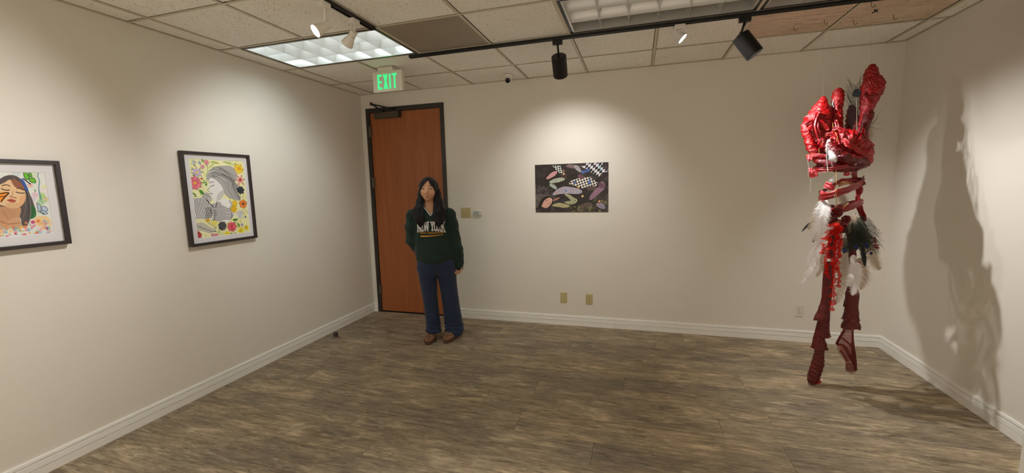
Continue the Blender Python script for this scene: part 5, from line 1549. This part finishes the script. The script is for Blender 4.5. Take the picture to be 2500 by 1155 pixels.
M['peacock_green'] = plain('peacock_green', srgb(40, 92, 50), .35, .3)
M['peacock_blue'] = plain('peacock_blue', srgb(22, 40, 120), .3, .3)
M['peacock_black'] = plain('peacock_black', srgb(14, 14, 14), .85, spec=.2)
M['quill_tan'] = plain('quill_tan', srgb(120, 108, 84), .6)
M['crystal'] = plain('crystal_bead', srgb(226, 226, 232), .08, .75)
M['gold'] = plain('gold_bead', srgb(206, 164, 92), .22, .9)
M['nylon'] = m_sheer('nylon_line', srgb(220, 214, 200), .5)
M['tan_lining'] = m_satin('tan_lining', srgb(176, 120, 74), srgb(200, 146, 96), .5)

def wrap(name, path, mat, seed=0, n=44, m=None, amp=.24, fold=.20, depth=1.0, parent=None):
    """crumpled cloth wound round a core; path rows (u, v, radius in px, dy)"""
    P = np.array([[*L3(SP(q[0], q[1], q[3] if len(q) > 3 else 0)), q[2] * PXM] for q in path])
    m = m or 14 * len(path)
    S = spline(P, m)
    vs_, fs_ = [], []
    for i in range(m):
        d = S[min(i + 1, m - 1), :3] - S[max(i - 1, 0), :3]; d /= np.linalg.norm(d) + 1e-9
        e1 = np.cross(d, (0, 1, 0)); e1 /= np.linalg.norm(e1) + 1e-9; e2 = np.cross(d, e1)
        for k in range(n):
            a = 2 * PI * k / n
            o = e1 * math.cos(a) + e2 * math.sin(a) * depth
            p = S[i, :3] + o * S[i, 3]
            q = Vector(p * 26) + Vector((seed * 7.3, seed * 3.1, 0))
            w1 = 1 - 2 * abs(mnoise.noise(q)); w2 = 1 - 2 * abs(mnoise.noise(q * 2.7 + Vector((9, 4, 2))))
            sp_ = math.sin(a * 2 + i * .55 + 3.0 * mnoise.noise(q * .6))
            w3 = 1 - 2 * abs(mnoise.noise(q * 6.1 + Vector((2, 8, 5))))
            r = .93 + amp * w1 * .5 + amp * .5 * w2 + amp * .42 * w3 + fold * .28 * sp_
            vs_.append(S[i, :3] + o * S[i, 3] * r)
    for i in range(m - 1):
        for k in range(n): fs_.append((i * n + k, i * n + (k + 1) % n, (i + 1) * n + (k + 1) % n, (i + 1) * n + k))
    fs_.append(tuple(range(n - 1, -1, -1))); fs_.append(tuple((m - 1) * n + k for k in range(n)))
    return raw_obj(name, vs_, fs_, mat, parent or sculpt)

def ribbon(name, path, w, mat, seed=0, pleat=.25, thick=.0018, parent=None, nw=9, twist=0.0, m=None):
    """pleated fabric strip; path rows (u, v, dy); w in px or list; hangs with its width mostly upright"""
    P = np.array([L3(SP(q[0], q[1], q[2])) for q in path])
    m = m or 9 * len(path)
    S = spline(P, m)
    W_ = np.interp(np.linspace(0, 1, m), np.linspace(0, 1, len(w)), w) if hasattr(w, '__len__') else np.full(m, w)
    vs_, fs_ = [], []
    for side in (-1, 1):
        for i in range(m):
            d = S[min(i + 1, m - 1)] - S[max(i - 1, 0)]; d /= np.linalg.norm(d) + 1e-9
            up = np.array([0, 0, 1.0]) if abs(d[2]) < .75 else np.array([1.0, 0, 0.15])
            up = up - d * (up @ d); up /= np.linalg.norm(up); nr = np.cross(d, up)
            if twist:
                a = twist * i / m; up, nr = up * math.cos(a) + nr * math.sin(a), nr * math.cos(a) - up * math.sin(a)
            for k in range(nw):
                t = -1 + 2 * k / (nw - 1)
                q = Vector((t * 2.2 + seed, i * .13, seed * 1.7))
                off = pleat * W_[i] * PXM * (.55 * math.sin(t * 6.5 + i * .16 + seed) + .8 * mnoise.noise(q) + .5 * (1 - t * t))
                vs_.append(S[i] + up * (t * W_[i] * PXM * (1 + .18 * mnoise.noise(Vector((i * .3, t, seed))))) + nr * (off + side * thick / 2))
    N = m * nw
    for s_ in (0, 1):
        for i in range(m - 1):
            for k in range(nw - 1):
                f = (s_ * N + i * nw + k, s_ * N + i * nw + k + 1, s_ * N + (i + 1) * nw + k + 1, s_ * N + (i + 1) * nw + k)
                fs_.append(f if s_ else f[::-1])
    for i in range(m - 1):
        for k in (0, nw - 1):
            f = (i * nw + k, (i + 1) * nw + k, N + (i + 1) * nw + k, N + i * nw + k); fs_.append(f)
    for i in (0, m - 1):
        for k in range(nw - 1): fs_.append((i * nw + k, i * nw + k + 1, N + i * nw + k + 1, N + i * nw + k))
    return raw_obj(name, vs_, fs_, mat, parent or sculpt)

# --- fingers and palm of wound red satin
wrap('finger', [(2131, 157, 5, .02), (2129, 170, 12, .02), (2127, 188, 15, .02), (2131, 205, 21, .02), (2128, 222, 21, .02), (2122, 242, 18, .02), (2117, 260, 14, .02), (2114, 280, 11, .03), (2110, 300, 11, .03), (2103, 325, 13, .03), (2096, 352, 15, .03)], M['satin'], 1)
wrap('finger', [(2047, 216, 5), (2047, 226, 11), (2046, 243, 12), (2044, 260, 11), (2041, 280, 13), (2040, 300, 14), (2038, 325, 17), (2040, 350, 18)], M['satin'], 2)
wrap('finger', [(2010, 237, 5, -.04), (2009, 248, 10, -.04), (2006, 262, 17, -.04), (2002, 280, 24, -.04), (1996, 300, 29, -.03), (1996, 322, 27, -.02), (2004, 345, 22)], M['satin'], 3, depth=.85)
wrap('finger', [(2078, 258, 5, .08), (2080, 272, 10, .08), (2081, 292, 13, .08), (2083, 315, 15, .07), (2086, 345, 17, .04)], M['satin_dark'], 4)
wrap('thumb', [(2126, 268, 4, -.03), (2122, 280, 9, -.03), (2114, 300, 9, -.04), (2108, 322, 8, -.04), (2104, 345, 10, -.03)], M['satin_dark'], 8)
wrap('palm', [(1990, 346, 16, -.01), (2008, 348, 26), (2040, 350, 32), (2070, 354, 32), (2094, 364, 27), (2108, 384, 19), (2116, 402, 10)], M['satin'], 5, depth=1.15)
wrap('palm_edge', [(1963, 303, 6, -.05), (1969, 320, 10, -.05), (1974, 340, 9, -.04), (1982, 362, 10, -.03), (1994, 384, 10, -.01), (2006, 398, 10)], M['satin'], 6)
wrap('palm_base', [(1998, 392, 7, -.05), (2020, 402, 10, -.07), (2050, 407, 12, -.07), (2080, 404, 14, -.04), (2108, 396, 13, 0), (2118, 388, 9, .03), (2098, 386, 9, .08), (2058, 388, 8, .10), (2016, 388, 7, .06)], M['satin_dark'], 7)
wrap('palm_fold', [(2022, 352, 9, -.13), (2038, 372, 12, -.14), (2060, 384, 12, -.14), (2086, 392, 11, -.11), (2110, 396, 9, -.06)], M['satin_dark'], 9)
for k, (path, w) in enumerate([
    ([(2032, 318, -.11), (2044, 316, -.13), (2060, 322, -.14), (2072, 334, -.13)], 7), ([(2010, 338, -.10), (2024, 328, -.13), (2040, 336, -.14), (2050, 352, -.14)], 6),
    ([(1966, 306, -.12), (1984, 296, -.14), (2004, 300, -.14), (2020, 318, -.12)], 6), ([(2000, 270, -.13), (1992, 288, -.15), (1990, 312, -.15), (2000, 340, -.12)], 7),
    ([(2058, 340, -.15), (2070, 352, -.16), (2086, 360, -.15), (2100, 372, -.12)], 6), ([(2112, 300, -.07), (2106, 318, -.09), (2104, 336, -.09)], 4),
    ([(2034, 290, -.07), (2042, 306, -.085), (2046, 326, -.09)], 6), ([(2118, 190, -.07), (2128, 206, -.08), (2142, 216, -.06)], 6), ([(2112, 226, -.06), (2122, 236, -.07), (2134, 236, -.05)], 5)]):
    ribbon('cloth_fold', path, w, M['satin' if k % 3 else 'satin_band'], 20 + k, .5)

# --- bands wound round the wrist
ribbon('wrist_band', [(1986, 412, .02), (1998, 415, -.06), (2024, 414, -.11), (2052, 408, -.12), (2082, 403, -.08), (2098, 400, .0), (2080, 398, .09), (2040, 401, .12), (2004, 406, .09), (1986, 412, .02)], [5, 6, 5, 5, 6, 6, 5, 5, 5, 5], M['satin_band'], 31)
ribbon('wrist_band', [(1972, 384, -.02), (1986, 379, -.08), (2004, 379, -.10), (2018, 382, -.10)], 3.5, M['rose'], 32)
ribbon('forearm_band', [(1999, 483, .0), (2010, 481, -.10), (2040, 473, -.16), (2072, 462, -.15), (2098, 450, -.08), (2110, 443, .02), (2098, 438, .12), (2064, 440, .16), (2040, 449, .14), (2014, 464, .10), (2000, 470, .05)], [6, 9, 9, 8, 8, 7, 5, 4, 4, 4, 5], M['satin_band'], 33)
ribbon('forearm_band', [(2036, 452, -.02), (2056, 440, -.05), (2080, 441, -.05), (2102, 446, -.03)], 4, M['satin_band'], 34)
ribbon('band_lining', [(2046, 452, .02), (2064, 446, .02), (2084, 447, .02)], 5, M['tan_lining'], 35)
ribbon('forearm_band', [(2024, 514, -.02), (2044, 514, -.10), (2070, 507, -.12), (2092, 498, -.08), (2106, 493, .02), (2092, 492, .10), (2060, 500, .12), (2036, 508, .08)], [6, 8, 8, 8, 7, 5, 5, 5], M['satin_band'], 36)
ribbon('forearm_strip', [(2085, 420, .04), (2087, 434, .05), (2094, 448, .06), (2098, 464, .06), (2094, 480, .05), (2098, 504, .05), (2106, 524, .05), (2109, 540, .05)], [7, 5, 6, 8, 5, 7, 8, 5], M['satin_band'], 37, twist=1.2)
ribbon('forearm_strip', [(2110, 434, .03), (2104, 442, -.02), (2108, 452, -.03)], 6, M['satin_dark'], 38)
wrap('forearm_core', [(2028, 500, 6, .02), (2028, 515, 9, .02), (2030, 532, 11, .02), (2032, 550, 11, .02)], M['satin_dark'], 39)
for k, (path, w) in enumerate([([(1974, 378, -.05), (1976, 386, -.055), (1974, 394, -.05)], [5, 7, 2]), ([(1975, 410, -.03), (1983, 420, -.05), (1988, 432, -.04)], [2, 8, 10]), ([(2014, 450, -.10), (2026, 455, -.13), (2037, 460, -.12)], [7, 9, 5]), ([(2004, 468, -.03), (2010, 474, -.05), (2020, 474, -.05)], 5), ([(2060, 424, .05), (2068, 426, .04), (2074, 422, .04)], 4)]):
    ribbon('rose_petal', path, w, M['rose'], 50 + k, .5)

# --- dark rosettes
def rosette(u, v, dy, r, mat):
    b = MB(); c = L3(SP(u, v, dy))
    for ring, (n, rr, tilt) in enumerate(((7, r, .35), (6, r * .72, .6), (5, r * .45, .9), (3, r * .22, 1.2))):
        for k in range(n):
            a = 2 * PI * k / n + ring * .5
            pts = []
            for i in range(4):
                for j in range(5):
                    t = i / 3; s_ = -1 + j / 2
                    rad = rr * (.25 + .75 * t); ang = a + s_ * .62 * (1 - .35 * t)
                    pts.append((c[0] + rad * math.cos(ang), c[1] - rr * tilt * t * (.6 + .3 * s_ * s_) - .004 * ring, c[2] + rad * math.sin(ang)))
            b.add(pts, [(i * 5 + j, i * 5 + j + 1, i * 5 + 6 + j, i * 5 + 5 + j) for i in range(3) for j in range(4)])
    return b.build('rosette', mat, sculpt, smooth=True)
rosette(2042, 519, -.13, .034, M['satin_dark']); rosette(2064, 536, -.10, .028, M['satin_dark'])

# --- bead strands
def strand(name, path, mat, r=.0040, gap=.0095):
    P = spline([L3(SP(*q)) for q in path], 60)
    seg = np.linalg.norm(np.diff(P, axis=0), axis=1); cum = np.concatenate([[0], np.cumsum(seg)])
    r *= .72; gap *= .72
    b = MB()
    for s_ in np.arange(0, cum[-1], gap):
        p = [np.interp(s_, cum, P[:, i]) for i in range(3)]
        rr = r * (1 + .25 * math.sin(s_ * 900))
        b.lathe([(.0002, -rr), (rr * .72, -rr * .7), (rr, 0), (rr * .72, rr * .7), (.0002, rr)], p, (0, 0, 1), 8, cap=False)
    b.tube(P[::6], .0007, 4)
    return b.build(name, mat, sculpt, smooth=True)
strand('crystal_strand', [(1972, 392, -.06), (1974, 410, -.06), (1973, 432, -.06)], M['crystal'], .0048)
strand('crystal_strand', [(1979, 434, -.06), (1979, 452, -.06), (1977, 473, -.06)], M['crystal'], .0040)
strand('crystal_strand', [(2020, 356, -.16), (2018, 380, -.16), (2021, 417, -.15)], M['crystal'], .0062)
strand('crystal_strand', [(2026, 362, -.16), (2030, 390, -.16), (2032, 408, -.15)], M['crystal'], .0045)
strand('crystal_strand', [(2038, 476, -.17), (2038, 492, -.14), (2040, 506, -.13)], M['crystal'], .0045)
strand('crystal_strand', [(2035, 243, -.07), (2033, 254, -.07), (2036, 262, -.07)], M['crystal'], .0065)
strand('gold_chain', [(2041, 418, -.14), (2042, 440, -.16), (2041, 466, -.18), (2043, 506, -.14)], M['gold'], .0040)
strand('gold_chain', [(2043, 345, -.17), (2044, 332, -.15), (2035, 316, -.11), (2033, 300, -.09)], M['gold'], .0045)
strand('gold_chain', [(2058, 508, -.13), (2066, 501, -.14), (2072, 496, -.12)], M['gold'], .0042)
strand('gold_chain', [(1999, 364, -.09), (2000, 372, -.09), (2001, 380, -.09)], M['gold'], .0042)
strand('gold_chain', [(1968, 382, -.05), (1976, 375, -.06), (1986, 374, -.07)], M['gold'], .0040)
strand('gold_chain', [(2046, 542, -.15), (2048, 556, -.15), (2049, 566, -.15)], M['gold'], .0040)
strand('gold_chain', [(2028, 548, -.13), (2042, 542, -.15), (2062, 532, -.15)], M['gold'], .0032)
strand('crystal_strand', [(2070, 640, -.06), (2071, 656, -.06), (2073, 668, -.06)], M['crystal'], .0036)

# --- feathers
def feather(name, path, w, mat, seed, n=70, fluff=.45, parent=None, shaft=None, droop=.5, tip=.15, curl=.12, sgn=(-1, 1)):
    """quill with two rows of barbs; path rows (u, v, dy); w in px"""
    r_ = random.Random(seed)
    P = spline([L3(SP(*q)) for q in path], 40)
    root = parent or sculpt
    b = MB()
    vw = Vector(CAM - SO) - Vector(P[20]); vw.normalize()
    n = int(n * 2.2)
    for i in range(n):
        t = (i + .5) / n
        p = Vector([np.interp(t * 39, range(40), P[:, k]) for k in range(3)]); q = Vector([np.interp(min(39, t * 39 + 1), range(40), P[:, k]) for k in range(3)])
        d = (q - p).normalized() if (q - p).length > 1e-7 else Vector((0, 0, -1))
        wid = w * 1.15 * PXM * (math.sin(PI * min(1, max(0.0, t * .94 + .06)) ** .75) ** .6) * (1 if t < 1 - tip else max(.12, (1 - t) / tip) ** .5)
        for sg in sgn:
            lat = d.cross(vw).normalized() * sg
            L = wid * r_.uniform(1 - fluff, 1 + fluff * .4)
            bd = (lat + d * droop + vw * r_.uniform(-.35, .35)).normalized()
            e = p + bd * L + d * curl * L + Vector((0, 0, -.15 * L)) + Vector((r_.uniform(-1, 1), r_.uniform(-1, 1), r_.uniform(-1, 1))) * .22 * L
            mid = p + bd * L * .55
            hw = d * (P.shape[0] and (np.linalg.norm(P[-1] - P[0]) / n) * .95)
            b.add([p - hw, p + hw, mid + hw, e + hw * .25, mid - hw], [(0, 1, 2, 4), (4, 2, 3)])
    o = b.build(name, mat, root, smooth=False)
    sb = MB(); sb.tube([tuple(q) for q in P[::4]], [.0016 - .0012 * k / 9 for k in range(10)], 5)
    sb.build('quill', shaft or mat, o, smooth=True)
    return o
fe = [([(2016, 486, -.06), (2004, 512, -.10), (1999, 545, -.12), (2000, 585, -.12)], 15, 'feather'), ([(2024, 500, -.10), (2014, 525, -.14), (2006, 550, -.15), (2003, 578, -.15)], 13, 'feather'),
      ([(2006, 510, -.04), (1992, 530, -.06), (1980, 548, -.07), (1972, 562, -.07)], 8, 'feather_dim'), ([(2012, 540, -.06), (2000, 560, -.08), (1992, 578, -.08), (1990, 590, -.08)], 9, 'feather'),
      ([(2008, 582, -.08), (1996, 606, -.10), (1984, 630, -.10), (1972, 650, -.10)], 13, 'feather'), ([(2002, 600, -.05), (1994, 622, -.06), (1990, 645, -.06), (1984, 662, -.06)], 11, 'feather'),
      ([(1990, 640, -.07), (1978, 660, -.08), (1966, 678, -.08), (1956, 693, -.08)], 7, 'feather'), ([(2014, 630, -.05), (2008, 650, -.06), (2000, 665, -.06), (1993, 676, -.06)], 7, 'feather_dim'), ([(2018, 600, -.02), (2010, 622, -.02), (2006, 642, -.02), (2010, 660, -.02)], 9, 'feather_dim'),
      ([(2040, 548, -.15), (2028, 556, -.16), (2016, 564, -.16), (2008, 574, -.15)], 6, 'feather'), ([(2090, 520, -.08), (2084, 535, -.10), (2078, 552, -.10), (2074, 570, -.10)], 9, 'feather_dim'),
      ([(2084, 622, -.08), (2082, 645, -.10), (2080, 665, -.10), (2078, 684, -.10)], 9, 'feather'), ([(2082, 668, -.10), (2078, 676, -.11), (2074, 688, -.11), (2074, 700, -.11)], 10, 'feather'), ([(2092, 640, -.06), (2094, 668, -.08), (2090, 694, -.08), (2080, 722, -.08)], 15, 'feather'),
      ([(2096, 630, .02), (2106, 656, .02), (2108, 680, .02), (2100, 708, .02)], 17, 'feather_dim'), ([(2060, 580, .06), (2062, 640, .08), (2056, 690, .08), (2040, 745, .08)], 22, 'feather_dim'), ([(2104, 560, .04), (2120, 600, .05), (2134, 635, .05), (2148, 660, .05)], 17, 'feather_dim'),
      ([(2048, 470, .02), (2056, 480, .02), (2060, 490, .02), (2066, 502, .02)], 12, 'feather_dim'), ([(2022, 446, -.06), (2030, 440, -.07), (2034, 436, -.07), (2037, 430, -.07)], 5, 'feather'), ([(2024, 366, -.16), (2030, 378, -.17), (2034, 386, -.17), (2042, 396, -.16)], 9, 'feather'), ([(2024, 340, -.15), (2022, 350, -.16), (2020, 362, -.16), (2020, 374, -.16)], 5, 'feather'),
      ([(2082, 396, -.12), (2086, 398, -.13), (2090, 398, -.13), (2094, 397, -.12)], 5, 'feather'), ([(2110, 300, .06), (2120, 316, .08), (2122, 335, .08), (2116, 352, .08)], 13, 'feather_dim')]
for k, (p, w, mt) in enumerate(fe): feather('white_feather', p, w, M[mt], 100 + k, 74 if w > 8 else 46)
for k, p in enumerate([[(1992, 536, -.05), (1980, 544, -.06), (1968, 554, -.06), (1957, 566, -.06)], [(1994, 576, -.05), (1990, 582, -.06), (1987, 586, -.06), (1985, 592, -.06)], [(2104, 600, -.02), (2108, 620, -.03), (2110, 636, -.03), (2112, 651, -.03)]]):
    feather('black_feather', p, (4, 4, 7)[k], M['feather_dark'], 150 + k, 44, .2)
def peacock(stem, eye, seed, r, nb, L, eye_dark=False, spread=1.0):
    """peacock feather: bare stem, long separate barbs, and an eye of nested discs"""
    r_ = random.Random(seed)
    root = empty('peacock_feather', (0, 0, 0), 0, sculpt)
    P = spline([L3(SP(*q)) for q in stem], 40)
    sb = MB(); sb.tube([tuple(q) for q in P[::3]], [.0022 - .0012 * k / 13 for k in range(14)], 5)
    sb.build('quill', M['quill_tan'] if eye_dark else M['peacock'], root, smooth=True)
    b = MB()
    vw = (Vector(CAM - SO) - Vector(P[20])).normalized()
    for i in range(nb):
        t = .12 + .86 * i / nb
        p = Vector([np.interp(t * 39, range(40), P[:, k]) for k in range(3)]); q = Vector([np.interp(min(39, t * 39 + 1), range(40), P[:, k]) for k in range(3)])
        d = (q - p).normalized()
        for sg in (-1, 1):
            lat = d.cross(vw).normalized() * sg
            l_ = L * PXM * r_.uniform(.6, 1.1) * (.55 + .45 * math.sin(PI * t))
            e1 = p + (lat * .75 * spread + d * .7 + vw * r_.uniform(-.3, .3)).normalized() * l_ * .5
            e2 = e1 + (lat * (.35 * spread) + d * .95 + vw * r_.uniform(-.3, .3) + Vector((0, 0, r_.uniform(-.25, .1)))).normalized() * l_ * .5
            b.tube([p, p * .35 + e1 * .65 + lat * .002, e1, e1 * .5 + e2 * .5 - lat * .003, e2], [.0011, .0010, .0009, .0007, .0003], 4, cap=False)
    b.build('barbs', M['peacock_black'] if eye_dark else M['peacock'], root, smooth=True)
    c = Vector(L3(SP(*eye))); up = Vector(P[-1] - P[-8]).normalized(); side = up.cross(vw).normalized()
    for k, (sc, m_, nm) in enumerate(((1.0, 'peacock_black' if eye_dark else 'peacock_green', 'eye_rim'), (.88, 'quill_tan' if eye_dark else 'peacock', 'eye_ring'), (.80 if eye_dark else .62, 'peacock_black' if eye_dark else 'peacock_blue', 'eye_disc'))):
        pts = [c + vw * .006]; n = 28
        for i in range(n):
            a = 2 * PI * i / n; tear = 1 + (.35 * max(0, math.sin(a)) ** 3)
            pts.append(c + (side * math.cos(a) * .78 + up * math.sin(a) * tear) * (r * PXM * sc) + vw * (.003 + .002 * k))
        mb = MB(); mb.add(pts, [(0, 1 + i, 1 + (i + 1) % n) for i in range(n)]); 
        pts2 = [p - vw * .0008 for p in pts]; mb.add(pts2, [(0, 1 + (i + 1) % n, 1 + i) for i in range(n)])
        mb.build(nm, M[m_], root)
    return root
peacock([(2092, 348, -.12), (2092, 310, -.12), (2092, 275, -.10), (2091, 246, -.10), (2088, 206, -.10)], (2091, 228, -.10), 1, 12, 46, 52, True, .7)
peacock([(2088, 520, -.08), (2096, 550, -.12), (2106, 575, -.13), (2114, 594, -.13)], (2115, 598, -.135), 2, 8.5, 60, 40)
peacock([(2086, 530, -.08), (2078, 560, -.12), (2070, 590, -.13), (2064, 608, -.13)], (2063, 611, -.135), 3, 6.5, 44, 26)
peacock([(2090, 528, -.06), (2092, 560, -.10), (2092, 585, -.12), (2091, 604, -.12)], (2090, 603, -.122), 4, 7, 70, 38)
peacock([(2096, 520, -.04), (2112, 548, -.06), (2122, 580, -.06), (2126, 612, -.06)], (2127, 618, -.06), 5, 4, 50, 42)
for q in ([(2112, 316, .0), (2128, 302, -.02), (2140, 288, -.02), (2154, 262, -.02)], [(2116, 322, 0), (2130, 304, -.02), (2140, 290, -.02), (2142, 284, -.02)], [(2118, 306, 0), (2130, 298, -.02), (2138, 294, -.02), (2142, 286, -.02)], [(2120, 308, .0), (2134, 312, -.02), (2146, 316, -.02), (2158, 312, -.02)], [(2118, 303, .0), (2132, 302, -.02), (2144, 301, -.02), (2156, 299, -.02)],
          [(2112, 550, .0), (2128, 552, -.02), (2142, 560, -.02), (2154, 570, -.02)], [(2114, 556, .0), (2130, 566, -.02), (2146, 570, -.02), (2156, 571, -.02)], [(2112, 570, .0), (2130, 580, -.02), (2142, 592, -.02), (2150, 600, -.02)]):
    MB().tube([tuple(p) for p in spline([L3(SP(*k)) for k in q], 12)], [.0012 - .00008 * i for i in range(12)], 4, cap=False).build('loose_barb', M['peacock_black'], sculpt, smooth=True)

# --- torn chiffon strips
def chiffon(path, w, seed):
    w = w * .82
    r_ = random.Random(seed)
    P = spline([L3(SP(*q)) for q in path], 15 * len(path)); m = len(P)
    vs_, fs_ = [], []
    ph = r_.uniform(0, 6)
    for i in range(m):
        saw = ((i + seed * 3) % 16) / 16
        wl = w * PXM * (.22 + 1.05 * saw); wr = w * PXM * (.22 + 1.05 * (((i + 7 + seed) % 19) / 19))
        for k, o in enumerate((-wl, -wl * .4, wr * .4, wr)):
            vs_.append(P[i] + np.array([o, .014 * math.sin(i * .5 + k * 1.3 + ph) + .006 * math.sin(i * 1.1 + k), .004 * math.sin(i * .9 + k)]))
    for i in range(m - 1):
        for k in range(3): fs_.append((i * 4 + k, i * 4 + k + 1, i * 4 + 5 + k, i * 4 + 4 + k))
    return raw_obj('chiffon_strip', vs_, fs_, M['tulle'], sculpt, smooth=False)
for k, (p, w) in enumerate([([(2040, 545, -.16), (2046, 575, -.17), (2046, 610, -.17), (2040, 640, -.17), (2036, 660, -.17)], 10), ([(2052, 552, -.16), (2052, 585, -.17), (2048, 620, -.17), (2048, 645, -.17)], 6), ([(2034, 548, -.15), (2026, 570, -.16), (2018, 588, -.16)], 14),
                           ([(2024, 580, -.12), (2020, 620, -.12), (2016, 650, -.12), (2024, 680, -.12)], 8), ([(2040, 650, -.15), (2036, 680, -.15), (2034, 710, -.15), (2034, 735, -.15), (2031, 758, -.15)], 7), ([(2044, 655, -.14), (2050, 675, -.14), (2044, 700, -.14)], 6), ([(2046, 560, -.15), (2040, 600, -.15), (2034, 650, -.15)], 8), ([(2010, 596, -.13), (2010, 610, -.14), (2006, 620, -.14)], 5), ([(2134, 580, -.02), (2138, 600, -.03), (2140, 606, -.03)], 6), ([(2094, 640, -.02), (2100, 655, -.03), (2100, 664, -.03)], 8)]):
    chiffon(p, w, k + 1)
wrap('waist_core', [(2034, 540, 9, .0), (2044, 550, 14, .0), (2056, 556, 13, .0), (2070, 548, 11, .0), (2082, 530, 9, .0)], M['satin_dark'], 40)
wrap('thigh_core', [(2040, 556, 10, 0), (2032, 590, 8, 0), (2028, 630, 7, 0)], M['sequin'], 41); wrap('thigh_core', [(2072, 550, 9, .02), (2080, 600, 7, .02), (2082, 660, 7, .02), (2080, 690, 6, .02)], M['sequin'], 42)

# --- sequined legs in ruffled tiers
def tier(name, rows, seed, flare=.0, mat='sequin', open_=False):
    """one tier of fabric round the leg: rows (v, u left, u right, dy); the last row ripples out"""
    vs_, fs_ = [], []
    R = np.array(rows, float); m = 7 * len(rows); n = 36
    S = spline(R, m)
    for i in range(m):
        v, a, b, dy = S[i]; c = L3(SP((a + b) / 2, v, dy)); hw = (b - a) / 2 * PXM
        t = i / (m - 1); rip = flare * t ** 3
        for k in range(n):
            g_ = 2 * PI * k / n
            q = Vector((math.cos(g_) * 3 + seed, math.sin(g_) * 3, v * .09))
            r = hw * (1 + .10 * mnoise.noise(q) + .08 * (1 - 2 * abs(mnoise.noise(q * 2.1))) + rip * math.sin(g_ * 6 + seed))
            vs_.append(c + np.array([r * math.cos(g_), r * .8 * math.sin(g_), .010 * rip * 3 * math.sin(g_ * 3 + seed * 2) + .004 * mnoise.noise(q * 1.7)]))
    for i in range(m - 1):
        for k in range(n): fs_.append((i * n + k, i * n + (k + 1) % n, (i + 1) * n + (k + 1) % n, (i + 1) * n + k))
    return raw_obj(name, vs_, fs_, M[mat], sculpt)
tier('leg_tier', [(640, 2013, 2036, .0), (680, 2010, 2033, .0), (715, 2008, 2030, .0), (735, 2005, 2028, .0), (752, 2000, 2026, .0), (770, 1993, 2024, .0), (782, 1988, 2023, .0)], 1, .12)
tier('leg_tier', [(760, 2000, 2024, .0), (790, 1996, 2023, .0), (815, 1992, 2024, .0), (822, 1996, 2026, .0)], 2, .14)
tier('leg_tier', [(800, 1993, 2014, .0), (825, 1987, 2013, .0), (840, 1985, 2016, .0), (851, 1983, 2019, .0)], 3, .12)
wrap('leg_shin', [(840, 0, 0)] and [(2001, 842, 10), (2000, 860, 11), (1998, 876, 13), (1996, 890, 14), (1991, 905, 14), (1987, 918, 14), (1984, 930, 12), (1984, 936, 8)], M['sequin'], 43, amp=.14)
wrap('foot_toe', [(1982, 930, 9, .0), (1990, 933, 6, -.01), (1998, 932, 5, -.02), (2003, 931, 3.5, -.03)], M['satin'], 44)
tier('leg_tier', [(690, 2076, 2082, .0), (705, 2070, 2092, .0), (725, 2066, 2095, .0), (742, 2063, 2092, .0), (749, 2062, 2091, .0)], 4, .10)
tier('leg_tier', [(735, 2066, 2090, .0), (760, 2064, 2094, .0), (776, 2059, 2094, .0), (781, 2057, 2095, .0)], 5, .14)
tier('leg_tier', [(765, 2064, 2092, .0), (785, 2062, 2095, .0), (797, 2057, 2098, .0), (801, 2056, 2098, .0)], 6, .16)
def sheer_panel(rows, name, mat, dy0):
    """gently bowed sheer cloth; rows (v, u left, u right)"""
    S = spline(np.array(rows, float), 8 * len(rows)); n = 10; vs_, fs_ = [], []
    for v, a, b in S:
        for k in range(n):
            t = k / (n - 1); vs_.append(L3(SP(a + (b - a) * t, v, dy0 - .035 * math.sin(PI * t))))
    for i in range(len(S) - 1):
        for k in range(n - 1): fs_.append((i * n + k, i * n + k + 1, (i + 1) * n + k + 1, (i + 1) * n + k))
    return raw_obj(name, vs_, fs_, mat, sculpt)
sheer_panel([(795, 2062, 2082), (815, 2053, 2082), (840, 2044, 2082), (860, 2047, 2083), (875, 2058, 2085), (888, 2065, 2087), (900, 2063, 2090), (908, 2070, 2089), (913, 2077, 2082)], 'leg_mesh', M['sheer'], .01)
sheer_panel([(795, 2062, 2082), (840, 2050, 2082), (875, 2060, 2085), (905, 2068, 2089)], 'leg_mesh', M['sheer'], .05)
for k, (p, w) in enumerate([([(2062, 805, -.02), (2054, 818, -.03), (2046, 834, -.02), (2043, 841, -.01)], 3.5), ([(2044, 842, -.02), (2056, 842, -.04), (2066, 852, -.04), (2074, 868, -.04), (2084, 884, -.02), (2090, 904, .0)], [2, 3, 3.5, 4, 4, 3]), ([(2051, 856, -.01), (2060, 868, -.02), (2069, 882, -.03)], 2), ([(2082, 800, .01), (2082, 830, .01), (2083, 858, .01), (2086, 880, .01), (2090, 905, .0)], [2, 2.5, 5, 5, 3]), ([(2056, 824, -.03), (2064, 832, -.04), (2074, 840, -.04), (2078, 846, -.03)], 2.5)]):
    ribbon('leg_trim', p, w, M['satin_dark'], 70 + k, .3, nw=5)
net = MB()
for k in range(5):
    u = 2066 + 4.6 * k; net.tube([tuple(L3(SP(u - .6, 886, -.03))), tuple(L3(SP(u, 898, -.035))), tuple(L3(SP(u + .6, 908, -.03)))], .0014, 4)
for k in range(5):
    v = 888 + 4.6 * k; net.tube([tuple(L3(SP(2065, v, -.02))), tuple(L3(SP(2076, v, -.036))), tuple(L3(SP(2088, v, -.02)))], .0014, 4)
net.build('foot_net', M['satin_dark'], sculpt)

# --- nylon lines up to the ceiling
for (u0, v0, dy, u1, v1) in ((2009, 238, -.04, 2006, 70), (2048, 217, 0, 2014, 72), (2128, 160, .02, 2124, 60)):
    a = L3(SP(u0, v0, dy)); b = L3(px(u1, v1, 1, -.80 + dy)); b[2] = H + .004
    MB().tube([tuple(a), tuple(b)], .00055, 5).build('hanging_line', M['nylon'], sculpt)
